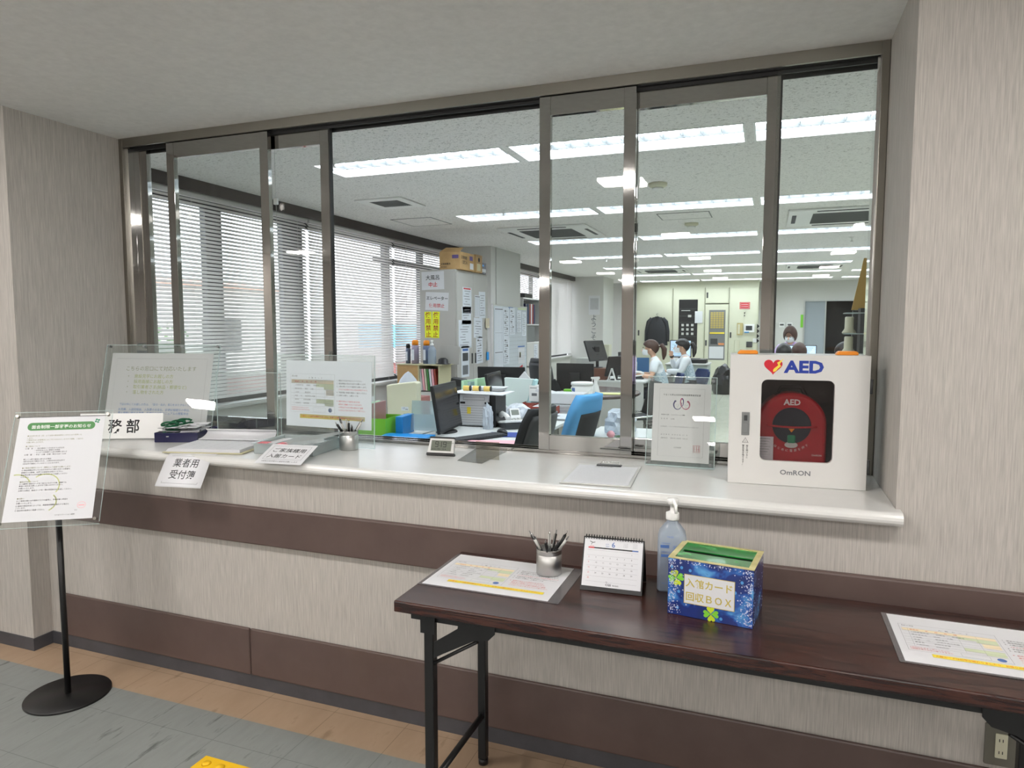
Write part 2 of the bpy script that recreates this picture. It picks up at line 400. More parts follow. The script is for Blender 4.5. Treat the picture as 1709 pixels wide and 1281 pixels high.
S_('wall_hall_left', 'wallpaper', (-6.1, -6, -9.5, 2.7, 0, HC))
S_('baseboard_front', 'skirting', (WL+.001, 4, WY-.006, WY, 0, .056))
S_('baseboard_pier', 'skirting', (-6, WL+.006, 2.043, 2.049, 0, .056), (WL, WL+.006, 2.049, WY-.006, 0, .056))
# brown crash rails screwed on the wall: boards in lengths
def rail(n, x0, x1, z0, z1, y):
    o = MB().bx(x0, x1, y, WY, z0, z1).build(n, 'bumper', bevel=.006); return struct(o)
for n, (a, b) in enumerate(((-2.985, -1.917), (-1.914, 1.1), (1.103, 3.9))): rail('trim_%d' % (n+1), a, b, .056, .250, WY-.012)
for n, (a, b) in enumerate(((-3.05, 3.9),)): rail('trim_%d' % (n+4), a, b, .600, .750, WY-.022)
# ---- counter board with rounded nose
nose = [(2.72, CT-.035), (2.72, CT)]
for i in range(9):
    t = PI/2+PI*i/8; nose.append((2.098+.020*math.cos(t), CT-.0195+.0195*math.sin(t)))
nose.append((2.098, CT-.039)); nose.append((2.16, CT-.035))
cb = MB().prism(nose, WL+.001, WR-.001, 'x', smooth=True)
nose2 = [(a, b) for a, b in nose if a < 2.13]
cb.prism([(2.137, CT-.0385), (2.137, CT)]+nose[2:-1], WR-.001, WR+.011, 'x', smooth=True)
o = cb.build('counter_board', 'counter'); tag(o, 'long pale grey counter board with rounded nose under the reception window', 'counter')
for p in o.data.polygons: p.use_smooth = False
# ---- office shell
S_('wall_office_front', 'office_wall', (-4.5, WL-.02, 2.701, 2.76, 0, ZC), (WR+.02, 6, 2.701, 2.76, 0, ZC), (WL-.02, WR+.02, 2.68, 2.76, HC+.0, ZC), (WL-.02, WR+.02, 2.721, 2.76, 0, CT-.04))
S_('wall_office_right', 'office_wall', (6, 6.1, 2.7, 19, 0, ZC))
S_('ceiling', 'tile_board', (-4.6, 6.1, 2.66, 19, ZC+.06, ZC+.08))
# far wall: cream locker block (x -3.35..-.30) stands proud, plain wall with sliding door right
S_('wall_office_back', 'office_wall', (-4.6, .80, 18.8, 18.9, 0, ZC), (1.95, 6.1, 18.8, 18.9, 0, ZC), (.80, 1.95, 18.8, 18.9, 2.11, ZC))
S_('wall_beyond_door', 'office_wall', (.3, 2.6, 19.8, 19.9, 0, ZC), (.75, .80, 18.9, 19.8, 0, ZC), (1.95, 2.0, 18.9, 19.8, 0, ZC), (.75, 2.0, 18.9, 19.8, 2.4, 2.5))
# window side (left)
XW = -4.42
win = [(2.78, 9.15), (10.45, 15.5), (16.65, 18.2)]
S_('wall_office_left', 'office_wall', (XW-.08, XW+.06, 2.70, 18.8, 0, .80), (XW-.08, XW+.06, 2.70, 18.8, 2.50, ZC), (XW-.08, XW+.02, 2.7, 2.78, .8, 2.5))
S_('wall_office_column', 'office_wall', (XW, -3.75, 9.18, 10.42, 0, ZC+.05))
S_('wall_office_column', 'office_wall', (XW, -3.58, 15.55, 16.6, 0, ZC+.05))
S_('wall_office_column', 'office_wall', (XW, -3.3, 18.1, 18.8, 0, ZC+.05))
k = 0
for (a, b), ns in zip(win, (5, 4, 1)):
    k += 1
    root = thing('window_%d' % k, 'tall office window', 'window'); del root['label']; del root['category']; root['kind'] = 'structure'
    fr = MB(); L = (b-a)/ns
    fr.bx(XW-.06, XW, a, b, .80, .86).bx(XW-.06, XW, a, b, 2.44, 2.50)
    for y, w in (((a, .05), (4.64, .09), (5.67, .15), (7.46, .06), (8.35, .05), (b, .05)) if k == 1 else [(a+i*L, .05) for i in range(ns+1)]):
        fr.bx(XW-.06, XW, max(a, y-w), min(b, y+w), .86, 2.44)
    if k == 1: fr.bx(XW-.05, XW-.01, 7.2, b, 2.22, 2.30)
    fr.build('window_frame', 'dark_grey', root)
    MB().bx(XW-.034, XW-.028, a, b, .86, 2.44).build('window_pane', 'glass', root)
    MB().bx(XW+.06, XW+.13, a, b, .765, .80).build('window_sill', 'light_grey', root)
# dark pelmets
for n, (a, b) in enumerate(((2.77, 9.17), (10.43, 15.53), (16.62, 18.08))):
    S_('trim_%d' % (n+6), 'pelmet', (-4.26, -4.24, a, b, 2.505, ZC+.06), (XW, -4.26, b-.02, b, 2.505, ZC+.06))
# ---- venetian blinds
def blind(name_label, y0, y1, tiltdeg, z1=2.47, z0=.81, pitch=.031, sw=.035):
    r = thing('venetian_blind', name_label, 'blind', (-4.30, 0, 0), 0, 'venetian blinds on the office windows')
    MB().bx(-.02, .02, y0, y1, z1, z1+.03).build('headrail', 'blind', r)
    mb = MB(); t = math.radians(tiltdeg); dx, dz = math.cos(t)*sw/2, math.sin(t)*sw/2; n = int((z1-z0-.03)/pitch)
    for i in range(n):
        z = z1-.02-i*pitch
        mb.add([(-dx, y0+.004, z+dz), (0, y0+.004, z+.0015), (dx, y0+.004, z-dz), (-dx, y1-.004, z+dz), (0, y1-.004, z+.0015), (dx, y1-.004, z-dz),
                (-dx, y0+.004, z+dz-.0008), (0, y0+.004, z+.0007), (dx, y0+.004, z-dz-.0008), (-dx, y1-.004, z+dz-.0008), (0, y1-.004, z+.0007), (dx, y1-.004, z-dz-.0008)],
               [(0, 1, 4, 3), (1, 2, 5, 4), (6, 9, 10, 7), (7, 10, 11, 8), (2, 8, 11, 5), (0, 3, 9, 6), (0, 6, 7, 1), (1, 7, 8, 2), (3, 4, 10, 9), (4, 5, 11, 10)])
    mb.build('slats', 'blind', r)
    MB().bx(-.012, .012, y0, y1, z0-.03, z0-.012).build('bottom_rail', 'blind', r)
    m = max(2, int((y1-y0)/.8))
    for i in range(m):
        y = y0+.15+(y1-y0-.3)*i/(m-1); MB().bx(.017, .0185, y-.001, y+.001, z0-.02, z1).build('ladder_cord', 'blind', r)
    MB().cyl((.03, y0+.25, z1), (.03, y0+.25, z1-.9), .003, n=6).build('tilt_wand', 'blind', r)
    return r
blind('white blind with open slats nearest the reception window', 2.82, 5.72, 43)
blind('white blind with half closed slats, second one along the left windows', 5.75, 7.38, 50)
blind('white blind behind the tall grey cabinet with boxes on top', 7.41, 9.12, 42)
blind('white blind right behind the white column with the whiteboard', 10.5, 13.0, 42)
blind('white fully closed blind beyond the open shelf unit', 13.05, 15.45, 66)
blind('narrow white blind at the far end of the window row', 16.7, 18.0, 60)
# ================================================================ RECEPTION WINDOW (fixed frame + sliding sashes)
root = thing('window_4', '', 'window'); del root['label']; del root['category']; root['kind'] = 'structure'
fr = MB()
fr.bx(-3.08+.0205, -3.035, FY, FY+.10, CT, HC).bx(.318, .342, FY, FY+.10, CT, HC)
fr.build('window_jamb', 'steel_satin', root, bevel=.0015)
hd = MB().bx(-3.035, .318, FY, FY+.012, 2.338, HC).bx(-3.035, .318, FY+.086, FY+.10, 2.338, HC)
hd.build('window_head', 'steel_satin', root, bevel=.001)
MB().bx(-3.035, .318, FY+.012, FY+.086, 2.366, HC).bx(-3.035, .318, FY+.018, FY+.038, 2.340, 2.366).bx(-3.035, .318, FY+.056, FY+.080, 2.336, 2.366).build('head_channel', 'chrome', root)
MB().bx(-3.035, .318, FY+.044, FY+.050, 2.326, 2.366).bx(-3.035, .318, FY+.0805, FY+.0855, 2.318, 2.366).build('gasket', 'rubber', root)
tr = MB().bx(-3.035, .318, FY+.0, FY+.10, CT, CT+.004)
for y in (.008, .042, .046, .086): tr.bx(-3.035, .318, FY+y, FY+y+.006, CT+.004, CT+.014)
tr.build('track', 'steel', root)
def sash(n, x0, x1, y, sw=.045, bot=.062, top=.072, mats='steel', left=True, right=True, edge=None):
    r = thing('sliding_sash', n, 'window sash', (x0, y, CT+.012), 0, 'sliding sashes of the reception window')
    w = x1-x0; h = 2.336-(CT+.012); d = .026
    mb = MB()
    if left: mb.bx(0, sw, -d/2, d/2, 0, h)
    if right: mb.bx(w-sw, w, -d/2, d/2, 0, h)
    mb.build('stile', mats, r, bevel=.001)
    MB().bx(sw if left else 0, w-sw if right else w, -d/2+.001, d/2-.001, 0, bot).build('bottom_rail', mats, r, bevel=.0008)
    MB().bx(sw if left else 0, w-sw if right else w, -d/2+.001, d/2-.001, h-top, h).build('top_rail', mats, r, bevel=.0008)
    MB().bx(sw*.8 if left else 0, w-sw*.8 if right else w, -.0025, .0025, bot-.005, h-top+.005).build('pane', 'glass', r)
    if edge is not None: MB().bx(edge, edge+.006, -d/2+.002, d/2-.002, 0, h).build('rubber_seal', 'rubber', r)
    return r
F0, F1, F2 = FY+.014+.012, FY+.064, FY+.064
sash('steel sash with a black seal bounding the open gap on its left', -2.24, -1.862, F1, edge=.378)
sash('steel sash second from the left with clear glass', -2.765, -2.162, F0)
sash('steel sash just right of the open gap', -.862, -.486, F0)
sash('steel sash nearest the defibrillator cabinet', -.53, .012, F1, edge=.542)
# fixed end lights
r = thing('window_5', '', 'w'); del r['label']; del r['category']; r['kind'] = 'structure'
MB().bx(-3.02, -2.935, F1-.013, F1+.013, CT+.014, 2.336).build('window_stile', 'steel', r, bevel=.001)
MB().bx(-3.035, -3.02, FY+.02, FY+.09, CT+.014, 2.336).build('window_channel', 'chrome', r)
MB().bx(-2.94, -2.2, F1-.0025, F1+.0025, CT+.014, 2.336).build('window_pane', 'glass', r)
r = thing('window_6', '', 'w'); del r['label']; del r['category']; r['kind'] = 'structure'
MB().bx(.0, .318, F0-.0025, F0+.0025, CT+.014, 2.336).build('window_pane', 'glass', r)
MB().bx(.308, .318, FY+.02, FY+.09, CT+.014, 2.336).build('window_channel', 'chrome', r)
MB().bx(.0, .318, F0-.008, F0+.008, CT+.014, CT+.03).build('window_bead', 'steel', r)
pc = thing('pull_cord', 'thin pull cord with a small white toggle hanging behind the left sashes', 'pull cord', (-2.60, 3.20, ZC))
MB().cyl((0, 0, 0), (0, 0, -.45), .0012, n=6).cyl((0, 0, -.45), (.012, 0, -.95), .0012, n=6).build('cord', 'light_grey', pc)
MB().bx(-.012, .012, -.008, .008, -.47, -.435).build('toggle', 'white', pc, bevel=.002)
# ================================================================ OFFICE CEILING
# ceiling board is 6 cm above ZC only at the fixtures: build the board as strips so the troffers sit in slots
rowsY = [4.22, 6.60, 8.87, 11.13, 13.32, 15.35, 17.40]
FW = .40; FLn = 1.42
cl = MB(); ys = 2.66
xs = [(-3.09+i*1.49, -3.09+i*1.49+FLn) for i in range(3)]+[(1.52, 1.52+FLn), (3.01, 3.01+FLn)]
for y in rowsY:
    e_ = .0125; cl.bx(-4.6, 6.1, ys, y-e_, ZC, ZC+.02)
    px = -4.6
    for a, b in xs:
        cl.bx(px, a-e_, y-e_, y+FW+e_, ZC, ZC+.02); px = b+e_
    cl.bx(px, 6.1, y-e_, y+FW+e_, ZC, ZC+.02); ys = y+FW+e_
cl.bx(-4.6, 6.1, ys, 19, ZC, ZC+.02)
struct(cl.build('ceiling', 'tile_board'))
t0 = thing('troffer_light', 'x', 'ceiling light', (xs[0][0], rowsY[0], ZC), 0, 'recessed louvred ceiling lights in the office')
MB().bx(-.012, 0, -.012, FW+.012, -.003, .055).bx(FLn, FLn+.012, -.012, FW+.012, -.003, .055).bx(0, FLn, -.012, 0, -.003, .055).bx(0, FLn, FW, FW+.012, -.003, .055).build('housing', 'white', t0)
MB().bx(.001, FLn-.001, .001, FW-.001, .046, .052).build('diffuser', 'emit_office', t0)
lv = MB()
for i in range(1, 12):
    x = FLn*i/12
    for a, b in ((.0, FW/2-.006), (FW/2+.006, FW)):
        lv.prism([(a, .036), (a, .012), ((a+b)/2, -.004), (b, .012), (b, .036)], x-.001, x+.001, 'x')
lv.bx(0, FLn, FW/2-.005, FW/2+.005, .004, .04)
lv.build('louvre', 'louvre', t0)
cn = ['leftmost', 'second from the left', 'third from the left', 'fourth from the left', 'fifth from the left']
rn = ['nearest', 'second', 'third', 'fourth', 'fifth', 'sixth', 'farthest']
for j, y in enumerate(rowsY):
    for i, (a, b) in enumerate(xs):
        lab = 'white louvred ceiling light, %s in the %s row of the office' % (cn[i], rn[j])
        if i == j == 0: t0['label'] = lab; continue
        dup(t0, (a, y, ZC), 0, lab)
# return-air grille
g = thing('ceiling_vent', 'square return air grille with mesh centre near the left blinds', 'ceiling vent', (-3.33, 5.70, ZC))
fr = MB()
for a, b, c, d in ((-.24, .24, -.24, -.15), (-.24, .24, .15, .24), (-.24, -.15, -.15, .15), (.15, .24, -.15, .15)): fr.bx(a, b, c, d, -.012, 0)
fr.build('frame', 'white', g, bevel=.003)
mb = MB().bx(-.15, .15, -.15, .15, -.004, -.002)
for i in range(15): mb.bx(-.15+.3*i/15, -.146+.3*i/15, -.15, .15, -.009, -.004); mb.bx(-.15, .15, -.15+.3*i/15, -.146+.3*i/15, -.009, -.004)
mb.build('mesh', 'mid_grey', g)
def hatch(l, x, y, w, d):
    h = thing('access_hatch', l, 'ceiling hatch', (x, y, ZC), 0, 'ceiling access hatches')
    MB().bx(-w, w, -d, d, -.003, 0).build('panel', 'tile_board', h)
    MB().bx(-w-.012, w+.012, -d-.012, -d, -.004, 0).bx(-w-.012, w+.012, d, d+.012, -.004, 0).bx(-w-.012, -w, -d, d, -.004, 0).bx(w, w+.012, -d, d, -.004, 0).build('rim', 'mid_grey', h)
hatch('flush square ceiling hatch just beyond the return air grille', -3.61, 6.84, .23, .25)
hatch('flush square ceiling hatch in the middle, left of the second sash', -.86, 7.42, .25, .20)
def cassette(l, x, y, w=.53, d=.53):
    c = thing('ceiling_air_conditioner', l, 'air conditioner', (x, y, ZC), 0, 'ceiling cassette air conditioners')
    MB().bx(-w, w, -d, d, -.022, 0).build('panel', 'white', c, bevel=.008)
    MB().bx(-w*.55, w*.55, -d*.93, -d*.86, -.026, -.021).bx(-w*.55, w*.55, d*.86, d*.93, -.026, -.021).bx(w*.86, w*.93, -d*.5, d*.5, -.026, -.021).bx(-w*.93, -w*.86, -d*.5, d*.5, -.026, -.021).build('air_outlet', 'black_plastic', c)
    mb = MB().bx(-w*.6, w*.6, -d*.62, d*.62, -.026, -.021)
    for i in range(20): mb.bx(-w*.6, w*.6, -d*.62+d*1.24*i/20, -d*.61+d*1.24*i/20, -.031, -.026)
    mb.build('intake_grille', 'mid_grey', c)
cassette('white cassette air conditioner on the left behind the open window gap', -2.49, 8.1)
cassette('white cassette air conditioner on the right above the defibrillator cabinet', .72, 7.95, .58, .55)
cassette('distant cassette air conditioner near the left pillar', -2.1, 14.3, .5, .4)
cassette('distant cassette air conditioner on the right before the far wall', .75, 14.2, .5, .4)
s = thing('smoke_detector', 'round white smoke detector near the second sash', 'smoke detector', (-.877, 5.70, ZC))
MB().lathe([(.075, 0), (.075, -.02), (.05, -.035), (.0, -.035)], n=24).build('housing', 'ivory', s)
MB().lathe([(.045, -.035), (.045, -.05), (0, -.052)], n=24).build('sensor_cap', 'white', s)
s = dup(s, (-.85, 7.98, ZC), 0, 'round smoke detector beyond the ceiling hatch in the middle')
s = thing('sprinkler_head', 'small chrome sprinkler head in front of the nearest light row', 'sprinkler', (-2.848, 4.116, ZC))
MB().lathe([(.04, 0), (.04, -.004), (.015, -.01), (.012, -.03), (0, -.03)], n=20).build('escutcheon', 'white', s)
MB().cyl((0, 0, -.03), (0, 0, -.05), .006, n=8).cyl((0, 0, -.05), (0, 0, -.053), .018, n=12).build('deflector', 'chrome', s)
for x, y, l in ((-2.5, 6.45, 'small sprinkler head beside the second light row on the left'), (-2.6, 11.5, 'small sprinkler head far on the left'), (.95, 9.9, 'small sprinkler head on the right behind the air conditioner')): dup(s, (x, y, ZC), 0, l)
# ================================================================ HALL LIGHTS (small square ceiling lamps; the glass and steel mirror them)
h0 = thing('square_ceiling_lamp', 'small square warm white ceiling lamp in the hall behind the viewer', 'ceiling light', (-.90, .88, HC), 0, 'small square hall ceiling lamps')
MB().bx(-.15, .15, -.12, -.105, -.010, 0).bx(-.15, .15, .105, .12, -.010, 0).bx(-.15, -.135, -.105, .105, -.010, 0).bx(.135, .15, -.105, .105, -.010, 0).build('frame', 'white', h0)
MB().bx(-.132, .132, -.102, .102, -.030, -.001).build('diffuser', 'emit_hall', h0, bevel=.003)
for x in (-5.4, -4.4, -2.65, -.90, .82, 2.6):  # leftmost column is added to brighten the left end of the hall
    for y in (.88, -1.75, -4.2, -6.4, -8.2):
        if (x, y) in ((-.90, .88), (-4.4, .88), (-5.4, -4.2), (-5.4, -6.4), (-5.4, -8.2), (-4.4, -1.75)): continue
        dup(h0, (x, y, HC), 0)
dup(h0, (-3.92, -1.06, HC), 0)
# ================================================================ OUTSIDE
S_('ground_outside', 'light_grey', (-40, XW-.1, -10, 45, -.3, -.25))
# ================================================================ ON THE COUNTER
# ---- defibrillator cabinet
A = thing('defibrillator_cabinet', 'white metal wall-style cabinet marked AED standing at the right end of the counter', 'cabinet', (.088, 2.331, CT+.001), (-math.radians(0), 0, math.radians(3.5)))
aw, ah, ad = .203, .416, .17
mb = MB()   # open box: back, sides, top, bottom
mb.bx(-aw, aw, ad-.003, ad, 0, ah).bx(-aw, -aw+.003, .02, ad-.003, 0, ah).bx(aw-.003, aw, .02, ad-.003, 0, ah).bx(-aw+.003, aw-.003, .02, ad-.003, 0, .003).bx(-aw+.003, aw-.003, .02, ad-.003, ah-.003, ah)
mb.build('cabinet_body', 'aed_white', A)
MB().bx(-aw+.004, aw-.004, ad-.006, ad-.0035, .004, ah-.004).bx(-aw+.0035, -aw+.006, .021, ad-.006, .004, ah-.004).bx(aw-.006, aw-.0035, .021, ad-.006, .004, ah-.004).bx(-aw+.006, aw-.006, .021, ad-.006, .0035, .006).build('lining', 'aed_dark', A)
# door with rounded window opening
wx0, wx1, wz0, wz1 = -.108, .106, .078, .338
inner = rrect(wx0, wx1, wz0, wz1, .018, 6); outer = []
import itertools
cx, cz = (wx0+wx1)/2, (wz0+wz1)/2
for a, b in inner:      # matching point on the outer rectangle
    dx, dz = a-cx, b-cz
    outer.append((a, b))
def ring(mb, x0, x1, z0, z1, inn, y0, y1, m=0):
    # frame of 4 blocks plus corner fillers between the rounded hole and the square one
    xs = [p[0] for p in inn]; zs = [p[1] for p in inn]; a, b, c, d = min(xs), max(xs), min(zs), max(zs)
    mb.bx(x0, a, y0, y1, z0, z1, m).bx(b, x1, y0, y1, z0, z1, m).bx(a, b, y0, y1, z0, c, m).bx(a, b, y0, y1, d, z1, m)
    n = len(inn)//4
    for q, corner in enumerate(((b, c), (b, d), (a, d), (a, c))):
        arc = inn[q*n:(q+1)*n]; mb.prism([corner]+arc, y0, y1, 'y', m)
D = MB(); ring(D, -aw-.001, aw+.001, 0, ah, inner, 0, .018)
door = D.build('door', 'aed_white', A)
MB().prism(rrect(wx0+.001, wx1-.001, wz0+.001, wz1-.001, .018, 6), .008, .011, 'y').build('door_window', 'smoked_glass', door)
MB().bx(-.165, -.141, -.003, .001, .158, .232).bx(-.160, -.146, -.005, -.003, .166, .196).build('latch', 'mid_grey', door, bevel=.001)
MB().bx(-.158, -.148, -.006, -.003, .205, .222).build('latch_button', 'dark_grey', door)
for z in (.05, .30): MB().cyl((aw+.006, .004, z), (aw+.006, .004, z+.045), .004, n=10).build('hinge', 'dark_grey', A)
tx = TX()
# heart with lightning
hp = []
for i in range(40):
    t = 2*PI*i/40; hp.append((-.075+.00172*16*math.sin(t)**3*1.0, .381+.00172*(13*math.cos(t)-5*math.cos(2*t)-2*math.cos(3*t)-math.cos(4*t))*.98))
tx.poly(hp, 'logo_red')
tx.poly([(-.0455, .402), (-.066, .390), (-.062, .383), (-.0735, .370), (-.069, .372), (-.0745, .362), (-.078, .376), (-.0745, .374)][::-1] and [(-.045, .404), (-.0640, .392), (-.0600, .384), (-.0720, .374), (-.0750, .369), (-.0745, .362), (-.0660, .366), (-.0600, .374), (-.0520, .381), (-.0560, .388)], 'yellow_bar', .0003)
tx.t('AED', -.040, .362, .0515, 'logo_blue', .042, 'l', 1.14)
tx.t('omron'.upper() if False else 'OmRON', .0, .036, .0215, 'ink_soft', .02, 'c', 1.12)
tx.t('扉を開けると', -.1465, .120, .0075, 'ink', 0, vert=True); tx.t('警告音が鳴ります。', -.158, .120, .0075, 'ink', 0, vert=True)
tx.frame(-.162, -.143, .134, .134, .0008, 'ink').line([(-.161, .134), (-.1525, .149), (-.144, .134)], .001, 'ink', 0, True).t('!', -.154, .136, .009, 'ink')
tx.build('lettering', door)
# AED unit inside the cabinet (rests inside -> thing of its own)
U = thing('defibrillator', 'round red defibrillator with dark display inside the glazed cabinet', 'defibrillator', (.072, 2.40, CT+.010), (0, 0, math.radians(3.5)))
prof = []
body = []
for i in range(49):
    t = PI*i/48; body.append((.106*math.cos(t), .180+.105*math.sin(t)))
body += [(-.106, .02), (-.09, .0), (.09, .0), (.106, .02)]
MB().prism([(a*1.0, b) for a, b in body], -.03, .06, 'y').build('shell', 'red', U, bevel=.014, seg=4)
mb = MB().tube([(-.045, .02, .270), (-.03, .02, .300), (.03, .02, .300), (.045, .02, .270)], .008, 8); mb.build('carry_handle', 'black_plastic', U)
disc = [(.058*math.cos(2*PI*i/40), .180+.058*math.sin(2*PI*i/40)) for i in range(40)]
MB().prism(disc, -.034, -.029, 'y').build('display_panel', mat('panel_ink_blue', (28, 30, 44), .3), U, bevel=.001)
MB().slab(lambda u, v: ((-.075+.15*u, -.037, .176+.006*v-.004*math.sin(PI*u)), (0, 1, 0)), .004, 12, 2).build('panel_band', 'red', U)
MB().bx(-.012, .012, -.044, -.034, .124, .150).build('power_button', 'green_btn', U, bevel=.004)
MB().prism([(.020*math.cos(2*PI*i/24), .118+.010*math.sin(2*PI*i/24)) for i in range(24)], -.041, -.034, 'y').build('button_rim', 'light_grey', U, bevel=.002)
MB().prism([(-.009, .170), (.009, .170), (0, .158)], -.0375, -.035, 'y').build('indicator', 'orange', U)
tx = TX(); tx.y = -.0312
tx.t('AED', 0, .246, .026, 'white', .03, 'c')
s_ = 'はじめに電源を押す'
for i, ch in enumerate(s_):
    a = -PI/2+(i-4)*.165; tx.t(ch, .080*math.cos(a)-.004, .178+.080*math.sin(a)-.003, .0095, 'white', 0, rot=a+PI/2)
tx.t('OmRON', .062, .084, .008, 'white', .01)
tx.build('lettering', U)
nt_ = sheet('instruction_card', 'small white printed card leaning beside the red defibrillator inside the cabinet', 'card', (-.004, 2.356, CT+.112), 3.5, 2, .050, .080, 'paper')
tx = TX()
for i in range(9): tx.rect(-.018, .016-.004*(i % 3), .034-.0085*i-.002, .034-.0085*i, 'ink_soft')
tx.build('printed_text', nt_)
for x, l in ((-.155, 'left'), (.140, 'right')):  # orange bars stand in for straps of something behind the cabinet
    o = MB().prism([(-.032, 0), (-.028, .008), (-.022, .012), (.026, .012), (.032, .008), (.032, 0)], -.018, .018, 'y').build('orange_bar', 'orange', bevel=.002, loc=(.088+x, 2.40, CT+ah+.0015), rot=(0, 0, math.radians(3.5)))
    tag(o, 'orange alarm light bar on top of the white cabinet, the %s one' % l, 'alarm light')
# ---- acrylic display stands
def acrylic_panel(w, h, th=.003, r=.004):
    return MB().prism(rrect(-w/2, w/2, 0, h, r, 4), -th/2, th/2, 'y')
def stand(name, label, loc, yaw, tilt, w, h, depth, pins):
    t = thing(name, label, 'display stand', loc, math.radians(yaw)); a = math.radians(tilt)
    front = acrylic_panel(w, h).build('front_panel', ['acrylic'], t, rot=(-a, 0, 0), loc=(0, 0, .001))
    back = acrylic_panel(w, h).build('rear_panel', ['acrylic'], t, rot=(-a, 0, 0), loc=(0, .008, .001))
    # bright polished rim
    rim = MB()
    for x0, x1, z0, z1 in ((-w/2, w/2, h-.002, h), (-w/2, w/2, 0, .002), (-w/2, -w/2+.002, .002, h-.002), (w/2-.002, w/2, .002, h-.002)): rim.bx(x0, x1, -.0019, .0019, z0, z1)
    rim.build('polished_edge', 'acrylic_edge', front)
    for px, pz in pins:
        MB().cyl((px, -.006, pz), (px, .014, pz), .0055, n=14).build('standoff_pin', 'mid_grey', front)
    if depth:
        MB().bx(-w/2, w/2, 0, depth, -.001, .003).build('foot', 'acrylic', t)
        MB().bx(-w/2, w/2, -.001, .001, -.001, .003).build('foot_edge', 'acrylic_edge', t)
    return t, front
# left big stand with landscape notice
t, f = stand('acrylic_sign_stand', 'big clear acrylic sign stand with a landscape notice at the left end of the counter', (-2.72, 2.425, CT+.002), 12.4, 14.4, .595, .430, .12, [(-.285, .422), (.285, .422), (-.10, .422), (.10, .422)])
tx = TX()
tx.frame(-.236, .236, -.158, .158, .0012, 'ink_soft')
tx.t('こちらの窓口にて対応いたします', 0, .100, .0247, 'ink_brown', 0, 'c')
for i, l in enumerate(('施設見学にお越しの方', '採用面接にお越しの方', '取引業者さま(納品・郵便など)', '落し物をされた方')):
    z = .064-.026*i; tx.t(l, -.135, z, .0205, 'ink_olive', .004); tx.poly([(-.165+.003*math.cos(q*PI/4), z+.008+.003*math.sin(q*PI/4)) for q in range(8)], 'ink_brown')
tx.t('下記の件にてお越しの方は、「受付・会計」窓口をおたずねください', 0, -.070, .0126, 'ink_blue', .004, 'c')
tx.t('お見舞、入退院相談、入院費のお支払、診療記録開示の申出、', -.198, -.095, .0136, 'ink_blue', .004)
tx.t('個人情報に関する苦情、医療安全対策マニュアルの閲覧申出', -.198, -.112, .0136, 'ink_blue', .004)
tx.t('などに関する相談', -.03, -.129, .0136, 'ink_blue', .004, 'c')
sh = MB().bx(-.265, .265, -.0003, .0003, -.185, .185).build('notice_sheet', mat('pale_grey_paper', (196, 195, 196), .8), tag(t, t['label'], 'display stand'), loc=(0, .0047+.2045*math.sin(math.radians(14.4)), .2045*math.cos(math.radians(14.4))), rot=(-math.radians(14.4), 0, 0))
tx.build('printed_text', sh)
